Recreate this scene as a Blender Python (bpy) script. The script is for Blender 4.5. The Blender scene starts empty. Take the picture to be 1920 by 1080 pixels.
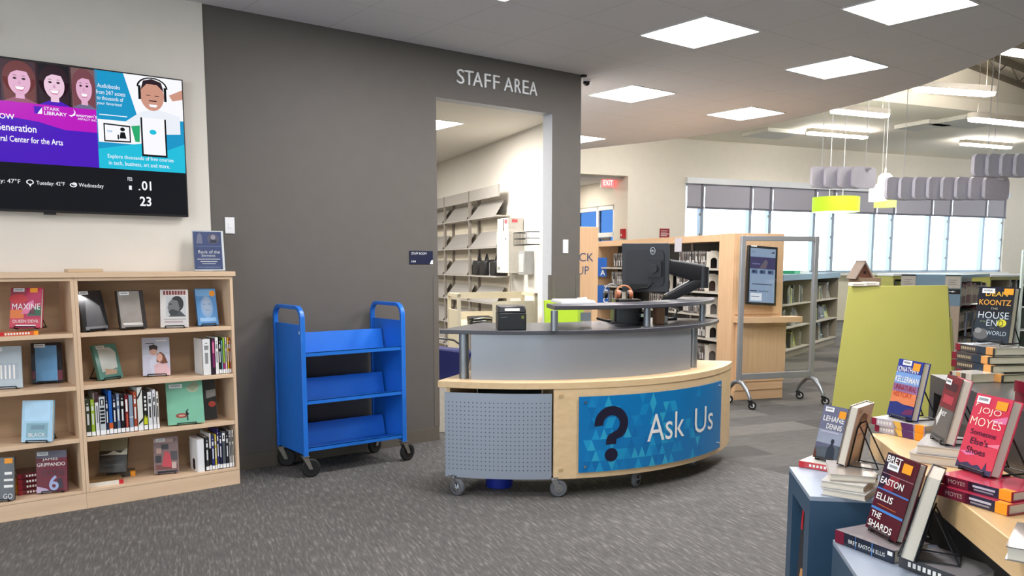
import bpy, bmesh, math, random
from mathutils import Vector, Matrix
random.seed(7)
PI = math.pi
R = math.radians
sc = bpy.context.scene
col = sc.collection

# ------------------------------------------------------------------ camera, world, exposure
EYE = Vector((0, 0, 1.405))
FPX, PITCH, YAW = 1567.24, R(6.62644), R(38.2097)
cam_d = bpy.data.cameras.new('camera')
cam_d.sensor_width = 36.0
cam_d.lens = FPX / 1920 * 36.0
cam_d.shift_y = (674.98 - 540) / 1920
cam_d.clip_end = 200
cam = bpy.data.objects.new('camera', cam_d)
cam.location = EYE
cam.rotation_euler = (PI / 2 - PITCH, 0, -YAW)
col.objects.link(cam)
sc.camera = cam
w = bpy.data.worlds.new('sky')
sc.world = w
w.use_nodes = True
bg = w.node_tree.nodes['Background']
bg.inputs[0].default_value = (0.85, 0.93, 1.0, 1)
bg.inputs[1].default_value = 5.0
sc.view_settings.view_transform = 'Standard'
sc.view_settings.look = 'None'
sc.view_settings.gamma = 1
sc.view_settings.use_curve_mapping = False
sc.view_settings.exposure = 0.0
PANEL_POWER = 46.0

# ------------------------------------------------------------------ materials
def lin(c):
    return tuple(((x / 255) / 12.92 if x / 255 <= .04045 else ((x / 255 + .055) / 1.055) ** 2.4) for x in c)
_mc = {}
def mat(rgb, rough=.55, metal=0.0, var=.05, scale=25, bump=0.0, emit=0.0, coat=0.0, name=None):
    key = (tuple(rgb), rough, metal, var, scale, bump, emit, coat)
    if key in _mc: return _mc[key]
    m = bpy.data.materials.new(name or 'paint')
    m.use_nodes = True
    nt = m.node_tree; b = nt.nodes['Principled BSDF']
    c = lin(rgb)
    tc = nt.nodes.new('ShaderNodeTexCoord')
    nz = nt.nodes.new('ShaderNodeTexNoise'); nz.inputs['Scale'].default_value = scale; nz.inputs['Detail'].default_value = 3
    nt.links.new(tc.outputs['Object'], nz.inputs['Vector'])
    rp = nt.nodes.new('ShaderNodeValToRGB')
    rp.color_ramp.elements[0].position = .3; rp.color_ramp.elements[1].position = .7
    rp.color_ramp.elements[0].color = tuple(x * (1 - var) for x in c) + (1,)
    rp.color_ramp.elements[1].color = tuple(min(1, x * (1 + var)) for x in c) + (1,)
    nt.links.new(nz.outputs['Fac'], rp.inputs[0])
    nt.links.new(rp.outputs[0], b.inputs['Base Color'])
    b.inputs['Roughness'].default_value = rough
    b.inputs['Metallic'].default_value = metal
    if coat: b.inputs['Coat Weight'].default_value = coat; b.inputs['Coat Roughness'].default_value = .06
    if emit:
        nt.links.new(rp.outputs[0], b.inputs['Emission Color'])
        b.inputs['Emission Strength'].default_value = emit
    if bump:
        bp = nt.nodes.new('ShaderNodeBump'); bp.inputs['Strength'].default_value = bump; bp.inputs['Distance'].default_value = .004
        nt.links.new(nz.outputs['Fac'], bp.inputs['Height']); nt.links.new(bp.outputs[0], b.inputs['Normal'])
    _mc[key] = m
    return m
def wood(rgb, axis=0, name='maple', rough=.42, var=.10):
    m = bpy.data.materials.new(name); m.use_nodes = True
    nt = m.node_tree; b = nt.nodes['Principled BSDF']; c = lin(rgb)
    tc = nt.nodes.new('ShaderNodeTexCoord'); mp = nt.nodes.new('ShaderNodeMapping')
    s = [26, 26, 26]; s[axis] = 1.6
    mp.inputs['Scale'].default_value = s
    nz = nt.nodes.new('ShaderNodeTexNoise'); nz.inputs['Scale'].default_value = 1.3; nz.inputs['Detail'].default_value = 5; nz.inputs['Distortion'].default_value = .4
    rp = nt.nodes.new('ShaderNodeValToRGB')
    rp.color_ramp.elements[0].position = .32; rp.color_ramp.elements[1].position = .68
    rp.color_ramp.elements[0].color = (c[0] * (1 - var), c[1] * (1 - var * 1.3), c[2] * (1 - var * 1.7), 1)
    rp.color_ramp.elements[1].color = (min(1, c[0] * (1 + var * .6)), min(1, c[1] * (1 + var * .7)), min(1, c[2] * (1 + var * .9)), 1)
    nt.links.new(tc.outputs['Object'], mp.inputs[0]); nt.links.new(mp.outputs[0], nz.inputs['Vector'])
    nt.links.new(nz.outputs['Fac'], rp.inputs[0]); nt.links.new(rp.outputs[0], b.inputs['Base Color'])
    b.inputs['Roughness'].default_value = rough
    return m
def glass(tint=(1, 1, 1), gloss=.10, name='clear_glass'):
    m = bpy.data.materials.new(name); m.use_nodes = True
    nt = m.node_tree; nt.nodes.remove(nt.nodes['Principled BSDF'])
    out = nt.nodes['Material Output']
    t = nt.nodes.new('ShaderNodeBsdfTransparent'); t.inputs[0].default_value = tuple(tint) + (1,)
    g = nt.nodes.new('ShaderNodeBsdfGlossy'); g.inputs['Roughness'].default_value = .02
    lw = nt.nodes.new('ShaderNodeLayerWeight'); lw.inputs[0].default_value = .5
    pw = nt.nodes.new('ShaderNodeMath'); pw.operation = 'POWER'; pw.inputs[1].default_value = 5
    nt.links.new(lw.outputs['Facing'], pw.inputs[0])
    fr = nt.nodes.new('ShaderNodeMath'); fr.operation = 'MULTIPLY_ADD'; fr.inputs[1].default_value = .6; fr.inputs[2].default_value = .03
    nt.links.new(pw.outputs[0], fr.inputs[0])
    mx = nt.nodes.new('ShaderNodeMixShader')
    nt.links.new(fr.outputs[0], mx.inputs[0]); nt.links.new(t.outputs[0], mx.inputs[1]); nt.links.new(g.outputs[0], mx.inputs[2])
    nt.links.new(mx.outputs[0], out.inputs[0])
    return m
def lamp(rgb, strength, name='lamp_glow'):
    m = bpy.data.materials.new(name); m.use_nodes = True
    nt = m.node_tree; b = nt.nodes['Principled BSDF']
    b.inputs['Base Color'].default_value = (.8, .8, .8, 1)
    b.inputs['Emission Color'].default_value = lin(rgb) + (1,)
    b.inputs['Emission Strength'].default_value = strength
    return m
def screen(rgb, s=1.0):
    key = ('scr', tuple(rgb), s)
    if key in _mc: return _mc[key]
    m = bpy.data.materials.new('screen_glow'); m.use_nodes = True
    b = m.node_tree.nodes['Principled BSDF']
    b.inputs['Base Color'].default_value = (.01, .01, .012, 1); b.inputs['Roughness'].default_value = .2; b.inputs['Specular IOR Level'].default_value = .08
    b.inputs['Emission Color'].default_value = lin(rgb) + (1,); b.inputs['Emission Strength'].default_value = s
    _mc[key] = m
    return m

WOODX = wood((226, 195, 162), 0, var=.05); WOODZ = wood((226, 195, 162), 2, var=.05)
DESKW = wood((230, 198, 152), 0, 'birch', .42, .06); DESKZ = wood((226, 194, 150), 2, 'birch', .42, .06)
KIOW = wood((216, 178, 138), 2, 'beech', var=.06); KIOX = wood((216, 178, 138), 0, 'beech', var=.06)
TIERW = wood((226, 188, 134), 0, 'pale_ply', .38, .05)
ALU = mat((150, 155, 160), .38, .75, .04, 60, name='brushed_aluminium')
CHROME = mat((200, 202, 205), .18, 1.0, .02, name='chrome')
STEEL = mat((126, 121, 113), .38, .45, .05, 40, name='stainless_steel')
BLACK = mat((22, 22, 24), .35, 0, .05, name='black_plastic')
BLACKM = mat((26, 26, 28), .5, .2, .05, name='black_metal')
RUBBER = mat((18, 18, 18), .7, 0, .05, name='rubber')
WHITE = mat((236, 236, 236), .45, 0, .02, name='white_plastic')
PAPER = mat((238, 234, 224), .7, 0, .03, name='paper')
ORANGE = mat((250, 158, 30), .55, 0, .03, name='orange_sticker')
NAVY = mat((22, 28, 58), .4, 0, .04, name='navy_ink')
CREAMW = mat((226, 219, 207), .75, 0, .015, 6, .03, name='cream_wall')
GREYW = mat((96, 91, 85), .62, 0, .03, 8, .04, name='grey_wall')
PAGE = None
def page_mat():
    m = bpy.data.materials.new('page_edges'); m.use_nodes = True
    nt = m.node_tree; b = nt.nodes['Principled BSDF']
    tc = nt.nodes.new('ShaderNodeTexCoord'); mp = nt.nodes.new('ShaderNodeMapping'); mp.inputs['Scale'].default_value = (3, 900, 3)
    nz = nt.nodes.new('ShaderNodeTexNoise'); nz.inputs['Scale'].default_value = 1
    rp = nt.nodes.new('ShaderNodeValToRGB')
    rp.color_ramp.elements[0].color = lin((205, 195, 178)) + (1,); rp.color_ramp.elements[1].color = lin((236, 228, 212)) + (1,)
    nt.links.new(tc.outputs['Object'], mp.inputs[0]); nt.links.new(mp.outputs[0], nz.inputs['Vector'])
    nt.links.new(nz.outputs['Fac'], rp.inputs[0]); nt.links.new(rp.outputs[0], b.inputs['Base Color'])
    b.inputs['Roughness'].default_value = .8
    return m
PAGE = page_mat()
CLEAR = glass((.97, .98, .98))
PANE = glass((.95, .98, 1.0), name='window_glass')
BLUEPANE = glass((.16, .27, .43), name='blue_tinted_glass')
LIME = mat((178, 174, 88), .5, 0, .02, 4, name='lime_laminate')
LIMEB = mat((176, 210, 50), .5, 0, .02, name='lime_plastic')
BLUEC = mat((32, 112, 208), .33, .05, .03, 6, name='blue_powder_coat')
DARKLAM = mat((72, 72, 78), .32, 0, .06, 120, name='charcoal_laminate')
SLATE = mat((48, 76, 100), .45, 0, .03, 5, name='slate_blue_laminate')
DARKT = mat((70, 68, 68), .3, 0, .03, 5, name='dark_laminate')

# ------------------------------------------------------------------ glyphs
_gc = {}
def glyphs(s, off=0.0):
    if (s, off) in _gc: return _gc[(s, off)]
    cu = bpy.data.curves.new('t', 'FONT'); cu.body = s; cu.size = 1; cu.resolution_u = 3; cu.offset = off; cu.fill_mode = 'FRONT'
    o = bpy.data.objects.new('t', cu); col.objects.link(o)
    bpy.context.view_layer.update()
    e = o.evaluated_get(bpy.context.evaluated_depsgraph_get())
    me = e.to_mesh()
    vs = [(v.co.x, v.co.y) for v in me.vertices]; fs = [tuple(p.vertices) for p in me.polygons]
    e.to_mesh_clear()
    bpy.data.objects.remove(o); bpy.data.curves.remove(cu)
    x0 = min(v[0] for v in vs); x1 = max(v[0] for v in vs); y0 = min(v[1] for v in vs); y1 = max(v[1] for v in vs)
    vs = [((a - x0) / max(1e-6, x1 - x0), (b - y0) / max(1e-6, y1 - y0)) for a, b in vs]
    _gc[(s, off)] = (vs, fs)
    return _gc[(s, off)]

# ------------------------------------------------------------------ mesh builder
class MB:
    def __init__(s): s.v = []; s.f = []; s.mi = []; s.ms = []; s.sm = []
    def idx(s, m):
        if m not in s.ms: s.ms.append(m)
        return s.ms.index(m)
    def add(s, vs, fs, m, smooth=False):
        k = len(s.v); i = s.idx(m)
        s.v += [tuple(v) for v in vs]
        for f in fs: s.f.append(tuple(k + j for j in f)); s.mi.append(i); s.sm.append(smooth)
    def box(s, lo, hi, m, M=None):
        x0, y0, z0 = lo; x1, y1, z1 = hi
        vs = [Vector(p) for p in ((x0, y0, z0), (x1, y0, z0), (x1, y1, z0), (x0, y1, z0), (x0, y0, z1), (x1, y0, z1), (x1, y1, z1), (x0, y1, z1))]
        if M is not None: vs = [M @ v for v in vs]
        s.add(vs, [(0, 3, 2, 1), (4, 5, 6, 7), (0, 1, 5, 4), (1, 2, 6, 5), (2, 3, 7, 6), (3, 0, 4, 7)], m)
    def hexa(s, b, t, m):   # bottom 4, top 4 points counter-clockwise
        s.add(list(b) + list(t), [(3, 2, 1, 0), (4, 5, 6, 7), (0, 1, 5, 4), (1, 2, 6, 5), (2, 3, 7, 6), (3, 0, 4, 7)], m)
    def prism(s, poly, z0, z1, m, M=None, smooth=False):
        n = len(poly)
        vs = [Vector((a, b, z0)) for a, b in poly] + [Vector((a, b, z1)) for a, b in poly]
        if M is not None: vs = [M @ v for v in vs]
        s.add(vs, [tuple(range(n - 1, -1, -1)), tuple(range(n, 2 * n))], m)
        s.add(vs, [(i, (i + 1) % n, n + (i + 1) % n, n + i) for i in range(n)], m, smooth)
    def sector(s, r0, r1, a0, a1, z0, z1, m, n=28, c=(0, 0)):
        vs = []
        for i in range(n + 1):
            a = R(a0 + (a1 - a0) * i / n); ca, sa = math.cos(a), math.sin(a)
            for r, z in ((r0, z0), (r1, z0), (r1, z1), (r0, z1)): vs.append((c[0] + r * ca, c[1] + r * sa, z))
        fs = []
        for i in range(n):
            k = 4 * i
            for j in range(4): fs.append((k + j, k + 4 + j, k + 4 + (j + 1) % 4, k + (j + 1) % 4))
        s.add(vs, fs, m, True); s.add(vs, [(0, 1, 2, 3), (4 * n + 3, 4 * n + 2, 4 * n + 1, 4 * n)], m)
    def cyl(s, p, q, r, m, n=16, r2=None, cap=True):
        p = Vector(p); q = Vector(q); d = (q - p).normalized()
        a = d.orthogonal().normalized(); b = d.cross(a); r2 = r if r2 is None else r2
        vs = [p + (a * math.cos(2 * PI * i / n) + b * math.sin(2 * PI * i / n)) * r for i in range(n)] + \
             [q + (a * math.cos(2 * PI * i / n) + b * math.sin(2 * PI * i / n)) * r2 for i in range(n)]
        s.add(vs, [(i, (i + 1) % n, n + (i + 1) % n, n + i) for i in range(n)], m, True)
        if cap: s.add(vs, [tuple(range(n - 1, -1, -1)), tuple(range(n, 2 * n))], m)
    def tube(s, pts, r, m, n=8, closed=False):
        pts = [Vector(p) for p in pts]; N = len(pts)
        tang = []
        for i in range(N):
            a = pts[(i - 1) % N] if (closed or i) else pts[i]; b = pts[(i + 1) % N] if (closed or i < N - 1) else pts[i]
            tang.append((b - a).normalized())
        nrm = tang[0].orthogonal().normalized(); vs = []
        for i in range(N):
            nrm = (nrm - tang[i] * nrm.dot(tang[i])).normalized(); bn = tang[i].cross(nrm)
            rr = r[i] if isinstance(r, (list, tuple)) else r
            vs += [pts[i] + (nrm * math.cos(2 * PI * j / n) + bn * math.sin(2 * PI * j / n)) * rr for j in range(n)]
        fs = []
        for i in range(N if closed else N - 1):
            k = i * n; l = ((i + 1) % N) * n
            fs += [(k + j, k + (j + 1) % n, l + (j + 1) % n, l + j) for j in range(n)]
        s.add(vs, fs, m, True)
        if not closed: s.add(vs, [tuple(range(n - 1, -1, -1)), tuple((N - 1) * n + j for j in range(n))], m)
    def lathe(s, prof, m, c=(0, 0, 0), n=24):
        vs = []; c = Vector(c)
        for r, z in prof: vs += [c + Vector((r * math.cos(2 * PI * j / n), r * math.sin(2 * PI * j / n), z)) for j in range(n)]
        fs = []
        for i in range(len(prof) - 1):
            fs += [(i * n + j, i * n + (j + 1) % n, (i + 1) * n + (j + 1) % n, (i + 1) * n + j) for j in range(n)]
        s.add(vs, fs, m, True)
    def art(s, ops, fn, step=.0004):
        for op in ops:
            k = op[0]
            if k == 'R':
                _, x0, y0, x1, y1, m, l = op; n = max(1, int(abs(x1 - x0) * 10))
                pts = [(x0 + (x1 - x0) * i / n, y0) for i in range(n + 1)] + [(x1 + (x0 - x1) * i / n, y1) for i in range(n + 1)]
                vs = [fn(a, b, l * step) for a, b in pts]
                s.add(vs, [(i, i + 1, 2 * n - i, 2 * n + 1 - i) for i in range(n)], m)
            elif k == 'P':
                _, pts, m, l = op
                s.add([fn(a, b, l * step) for a, b in pts], [tuple(range(len(pts)))], m)
            elif k == 'E':
                _, cx, cy, rx, ry, m, l = op; n = 26
                s.add([fn(cx + rx * math.cos(2 * PI * i / n), cy + ry * math.sin(2 * PI * i / n), l * step) for i in range(n)], [tuple(range(n))], m)
            elif k == 'T':
                _, st, cx, cy, ww, hh, m, l = op[:8]
                vs, fs = glyphs(st, op[8] if len(op) > 8 else 0.0)
                s.add([fn(cx + (a - .5) * ww, cy + (b - .5) * hh, l * step) for a, b in vs], fs, m)
    def obj(s, name, parent=None, loc=(0, 0, 0), rot=(0, 0, 0), bevel=0, weld=False):
        me = bpy.data.meshes.new(name); me.from_pydata(s.v, [], s.f)
        for m in s.ms: me.materials.append(m)
        me.polygons.foreach_set('material_index', s.mi); me.polygons.foreach_set('use_smooth', s.sm)
        me.update()
        try: me.set_sharp_from_angle(angle=R(40))
        except Exception: pass
        o = bpy.data.objects.new(name, me); col.objects.link(o)
        o.location = loc; o.rotation_euler = rot
        if parent: o.parent = parent
        if bevel:
            b = o.modifiers.new('edge', 'BEVEL'); b.width = bevel; b.segments = 2; b.limit_method = 'ANGLE'; b.angle_limit = R(50)
        return o
def tag(o, label, cat, group=None):
    o['label'] = label; o['category'] = cat
    if group: o['group'] = group
    return o
def thing(name, label, cat, loc=(0, 0, 0), rot=(0, 0, 0), group=None):
    o = bpy.data.objects.new(name, None); col.objects.link(o); o.empty_display_size = .05
    o.location = loc; o.rotation_euler = rot
    return tag(o, label, cat, group)
def struct(mb, name, loc=(0, 0, 0), rot=(0, 0, 0), parent=None):
    o = mb.obj(name, parent, loc, rot)
    if not parent: o['kind'] = 'structure'
    return o
def planar(o, x, y):       # painter on a plane: o origin, x and y full-width vectors, e along x cross y
    o = Vector(o); x = Vector(x); y = Vector(y); n = x.cross(y).normalized()
    return lambda a, b, e: o + x * a + y * b + n * e
def at(px, py, depth):     # point at a forward distance from the eye along one sight line
    f = Vector((math.sin(YAW), math.cos(YAW), 0)); r = Vector((math.cos(YAW), -math.sin(YAW), 0)); z = Vector((0, 0, 1))
    F = f * math.cos(PITCH) - z * math.sin(PITCH); U = z * math.cos(PITCH) + f * math.sin(PITCH)
    d = r * ((px - 960) / FPX) - U * ((py - 674.98) / FPX) + F
    return EYE + d * (depth / d.dot(f))
def rrect(x0, y0, x1, y1, r, n=5):
    pts = []
    for cx, cy, a in ((x1 - r, y1 - r, 0), (x0 + r, y1 - r, 90), (x0 + r, y0 + r, 180), (x1 - r, y0 + r, 270)):
        for i in range(n + 1):
            t = R(a + 90 * i / n); pts.append((cx + r * math.cos(t), cy + r * math.sin(t)))
    return pts

# ------------------------------------------------------------------ floor
def carpet_mat(planks):
    m = bpy.data.materials.new('plank_carpet' if planks else 'streaked_carpet'); m.use_nodes = True
    nt = m.node_tree; b = nt.nodes['Principled BSDF']; L = nt.links.new
    tc = nt.nodes.new('ShaderNodeTexCoord')
    mp = nt.nodes.new('ShaderNodeMapping'); mp.inputs['Rotation'].default_value = (0, 0, R(17))
    L(tc.outputs['Object'], mp.inputs[0])
    m2 = nt.nodes.new('ShaderNodeMapping'); m2.inputs['Scale'].default_value = (5, 60, 1) if planks else (75, 9, 1)
    L(mp.outputs[0], m2.inputs[0])
    n1 = nt.nodes.new('ShaderNodeTexNoise'); n1.inputs['Scale'].default_value = 1; n1.inputs['Detail'].default_value = 4; n1.inputs['Roughness'].default_value = .65
    L(m2.outputs[0], n1.inputs['Vector'])
    r1 = nt.nodes.new('ShaderNodeValToRGB'); e = r1.color_ramp.elements
    if planks:
        e[0].position = .35; e[1].position = .68
        e[0].color = lin((76, 74, 72)) + (1,); e[1].color = lin((98, 95, 91)) + (1,)
    else:
        e[0].position = .30; e[1].position = .74
        e[0].color = lin((78, 76, 73)) + (1,); e[1].color = lin((146, 141, 133)) + (1,)
        x = e.new(.54); x.color = lin((98, 95, 92)) + (1,)
    L(n1.outputs['Fac'], r1.inputs[0])
    n2 = nt.nodes.new('ShaderNodeTexNoise'); n2.inputs['Scale'].default_value = 420; n2.inputs['Detail'].default_value = 2
    L(tc.outputs['Object'], n2.inputs['Vector'])
    mx = nt.nodes.new('ShaderNodeMix'); mx.data_type = 'RGBA'; mx.blend_type = 'MULTIPLY'; mx.inputs['Factor'].default_value = .8
    r2 = nt.nodes.new('ShaderNodeValToRGB'); r2.color_ramp.elements[0].position = .35; r2.color_ramp.elements[1].position = .62
    r2.color_ramp.elements[0].color = (.62, .62, .62, 1); r2.color_ramp.elements[1].color = (1.12, 1.12, 1.12, 1)
    L(n2.outputs['Fac'], r2.inputs[0]); L(r1.outputs[0], mx.inputs['A']); L(r2.outputs[0], mx.inputs['B'])
    outc = mx.outputs['Result']
    br = nt.nodes.new('ShaderNodeTexBrick')
    br.inputs['Scale'].default_value = 1.0; br.inputs['Mortar Size'].default_value = 0.0
    br.inputs['Brick Width'].default_value = 1.0 if planks else .5; br.inputs['Row Height'].default_value = .33 if planks else .5
    br.inputs['Color1'].default_value = (.62, .62, .62, 1) if planks else (.93, .93, .93, 1)
    br.inputs['Color2'].default_value = (1.45, 1.43, 1.38, 1) if planks else (1.05, 1.05, 1.05, 1)
    br.inputs['Bias'].default_value = -.15 if planks else 0
    L(mp.outputs[0], br.inputs['Vector'])
    m3 = nt.nodes.new('ShaderNodeMix'); m3.data_type = 'RGBA'; m3.blend_type = 'MULTIPLY'; m3.inputs['Factor'].default_value = 1
    L(outc, m3.inputs['A']); L(br.outputs['Color'], m3.inputs['B'])
    L(m3.outputs['Result'], b.inputs['Base Color'])
    b.inputs['Roughness'].default_value = .92
    bp = nt.nodes.new('ShaderNodeBump'); bp.inputs['Strength'].default_value = .35; bp.inputs['Distance'].default_value = .003
    L(n2.outputs['Fac'], bp.inputs['Height']); L(bp.outputs[0], b.inputs['Normal'])
    return m
CARPA, CARPB = carpet_mat(False), carpet_mat(True)
m = MB()
m.box((-5, -5, -.1), (4.82, 18, 0), CARPA)
m.box((4.82, -5, -.1), (30, 18, 0), CARPB)
struct(m, 'floor')

# ------------------------------------------------------------------ low ceiling with curved edge
CZ = 3.027
def ceiling_mat():
    m = bpy.data.materials.new('ceiling_tiles'); m.use_nodes = True
    nt = m.node_tree; b = nt.nodes['Principled BSDF']; L = nt.links.new
    tc = nt.nodes.new('ShaderNodeTexCoord')
    mp = nt.nodes.new('ShaderNodeMapping'); mp.inputs['Location'].default_value = (-4.558, -5.526, 0)
    L(tc.outputs['Object'], mp.inputs[0])
    br = nt.nodes.new('ShaderNodeTexBrick'); br.offset = 0; br.inputs['Scale'].default_value = 1
    br.inputs['Brick Width'].default_value = .6115; br.inputs['Row Height'].default_value = .6115
    br.inputs['Mortar Size'].default_value = .0028; br.inputs['Mortar Smooth'].default_value = .1
    c = lin((222, 221, 224))
    br.inputs['Color1'].default_value = c + (1,); br.inputs['Color2'].default_value = c + (1,); br.inputs['Mortar'].default_value = lin((194, 194, 197)) + (1,)
    L(mp.outputs[0], br.inputs['Vector']); L(br.outputs['Color'], b.inputs['Base Color'])
    b.inputs['Roughness'].default_value = .9
    return m
CEIL = ceiling_mat()
SOFF = mat((226, 224, 224), .85, 0, .01, 3, name='soffit_paint')
edge = [(8.2, 9.9), (8.39, 9.03), (8.62, 7.9), (8.70, 6.9), (8.68, 6.2), (8.48, 5.4), (8.15, 4.5), (7.84, 3.85), (7.36, 3.15), (7.05, 2.8), (6.6, 2.4), (5.9, 1.85), (5.0, 1.3), (3.9, .75), (2.6, .3), (1.0, -.2), (-5, -1.0)]
poly = [(-5, 5.52), (5.20, 5.52), (5.20, 9.9)] + edge
m = MB(); m.prism(poly, CZ, CZ + .25, CEIL)
m.prism([(8.2, 9.9)] + [(5.2, 9.9), (5.2, 9.95), (8.2, 9.95)], CZ, CZ + .25, SOFF)
struct(m, 'ceiling')
# lay-in light panels, 0.61 m lattice
GLOW = lamp((250, 248, 250), PANEL_POWER, 'light_panel_glow')
def panel(x, y, label, s=.29):
    t = thing('ceiling_light', label, 'ceiling light', (x, y, CZ), (0, 0, 0), 'lay-in ceiling light panels')
    f = MB(); a, b2 = s, s + .012
    for lo, hi in (((-b2, -b2, -.006), (b2, -a, .0)), ((-b2, a, -.006), (b2, b2, .0)), ((-b2, -a, -.006), (-a, a, .0)), ((a, -a, -.006), (b2, a, .0))): f.box(lo, hi, WHITE)
    f.obj('frame', t)
    d = MB(); d.add([(-a, -a, -.002), (a, -a, -.002), (a, a, -.002), (-a, a, -.002)], [(0, 3, 2, 1)], GLOW); d.obj('diffuser', t)
panel(4.859, 4.02, 'large lit square ceiling panel, in front of the grey wall corner')
panel(6.61, 4.0, 'lit square ceiling panel, second of the front pair along the curved edge')
panel(5.416, 2.787, 'lit square ceiling panel cut off at the top of the photo')
panel(6.06, 5.825, 'lit square ceiling panel just right of the dark dome camera')
panel(7.816, 5.80, 'lit square ceiling panel nearest the far end of the curved soffit')
panel(7.62, 8.36, 'sliver of a lit ceiling panel beside the grey wall edge')
panel(3.03, 4.0, 'lit ceiling panel barely showing above the grey wall')
for x, y in ((-1.5, 3.0), (3.6, 2.2), (1.2, 1.6), (-3.2, 1.6)):
    panel(x, y, 'lit ceiling panel overhead, out of the picture')

# ------------------------------------------------------------------ grey wall, cream wall, staff opening
WY = 5.526
m = MB()
m.box((1.857, WY, 0), (3.611, WY + .124, CZ + .2), GREYW)
m.box((4.789, WY, 0), (5.118, WY + .124, CZ + .2), GREYW)
m.box((3.611, WY, 2.665), (4.789, WY + .124, CZ + .2), GREYW)
JAMB = mat((205, 207, 212), .5, 0, .02, name='jamb_paint')
m.box((4.7885, WY + .003, 0), (4.789, WY + .124, 2.665), JAMB)
m.box((3.611, WY + .003, 2.6645), (4.789, WY + .124, 2.665), JAMB)
struct(m, 'wall_back')
m = MB(); m.box((-5, WY - .012, 0), (1.857, WY + .124, CZ + .2), CREAMW); struct(m, 'wall_left_of_back')
g = MB(); g.box((.60, WY - .05, 2.655), (.712, WY - .0125, 2.735), mat((170, 168, 164), .5)); tag(g.obj('wall_device', bevel=.006), 'small grey device on the cream wall, cut off above the television', 'wall device')
BASEB = mat((98, 92, 82), .5, 0, .03, name='vinyl_base')
m = MB(); m.box((1.87, WY - .010, 0), (3.605, WY, .105), BASEB); m.box((4.795, WY - .010, 0), (5.118, WY, .105), BASEB)
struct(m, 'baseboard_back')
for i, x in enumerate((3.611, 4.789, 5.118)):
    g = MB(); sgn = -1 if i in (0, 2) else 1
    g.box((min(x, x + sgn * .045), WY - .003, .11), (max(x, x + sgn * .045), WY - .0005, 1.30), STEEL)
    xx = x if i != 1 else x - .003
    if i == 0: g.box((x, WY - .003, .11), (x + .003, WY + .045, 1.30), STEEL)
    elif i == 1: g.box((x - .0035, WY - .003, .11), (x - .001, WY + .045, 1.30), STEEL)
    else: g.box((x, WY - .003, .11), (x + .003, WY + .045, 1.30), STEEL)
    o = g.obj('corner_guard')
    tag(o, ('stainless corner guard on the left jamb of the staff opening', 'stainless corner guard on the right jamb of the staff opening', 'stainless corner guard on the free end of the grey wall')[i], 'corner guard', 'steel corner guards on the grey wall')

# sign lettering
t = thing('wall_sign', 'raised white STAFF AREA lettering on the dark grey wall', 'sign', (3.8, WY, 2.79))
LETX = [(3.800, 3.868), (3.873, 3.958), (3.952, 4.045), (4.066, 4.126), (4.152, 4.214), (4.262, 4.352), (4.372, 4.435), (4.455, 4.517), (4.527, 4.608)]
for ch, (a, b) in zip('STAFFAREA', LETX):
    vs, fs = glyphs(ch, -.006)
    g = MB(); p = [(a - 3.8 + u * (b - a), v * .108) for u, v in vs]
    n = len(p)
    g.add([(x, -.014, z) for x, z in p], fs, WHITE); g.add([(x, -.001, z) for x, z in p], [tuple(reversed(f)) for f in fs], WHITE)
    from collections import Counter
    ec = Counter()
    for f in fs:
        for i in range(len(f)): ec[tuple(sorted((f[i], f[(i + 1) % len(f)])))] += 1
    g.add([(x, -.014, z) for x, z in p] + [(x, -.001, z) for x, z in p], [(i, j, n + j, n + i) for (i, j), c in ec.items() if c == 1], WHITE)
    g.obj('letter', t)
# room sign
t = thing('room_sign', 'small navy room plaque on the grey wall left of the staff opening', 'sign', (3.353, WY, 1.396))
g = MB(); g.box((0, -.006, 0), (.21, -.0005, .101), NAVY)
g.art([('P', [(.86, 0), (1, 0), (1, .32), (.93, .28)], WHITE, 1)], planar((0, -.006, 0), (.21, 0, 0), (0, 0, .101)))
g.obj('plaque', t)
g = MB(); g.art([('T', 'STAFF ROOM', .40, .80, .64, .17, WHITE, 2), ('T', '104', .17, .2, .18, .16, WHITE, 2)], planar((0, -.006, 0), (.21, 0, 0), (0, 0, .101))); g.obj('lettering', t)
for x0, x1, z0, z1, lb in ((1.952, 2.015, 1.597, 1.703, 'blank white wall plate beside the poster on the bookcase'), (4.914, 4.975, 1.489, 1.608, 'white switch plate on the pier right of the staff opening')):
    g = MB(); g.box((x0, WY - .007, z0), (x1, WY - .0005, z1), WHITE)
    g.box((x0 + .02, WY - .010, z0 + .035), (x1 - .02, WY - .007, z1 - .035), WHITE)
    tag(g.obj('wall_plate', bevel=.002), lb, 'wall plate')
# dome camera on the soffit
t = thing('dome_camera', 'dark dome security camera hanging at the corner of the grey wall', 'camera', (5.27, 5.62, CZ))
g = MB(); g.lathe([(0, 0), (.036, 0), (.038, -.012), (.034, -.02)], WHITE); g.obj('housing', t)
g = MB(); g.lathe([(.033, -.02), (.032, -.034), (.024, -.048), (.01, -.055), (0, -.056)], mat((15, 15, 18), .08, name='smoked_dome')); g.obj('dome', t)
g = MB(); g.box((5.105, 5.485, CZ - .02), (5.15, 5.524, CZ), BLACK); tag(g.obj('motion_sensor', bevel=.005), 'small dark sensor tucked under the ceiling at the wall end', 'sensor')

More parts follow.
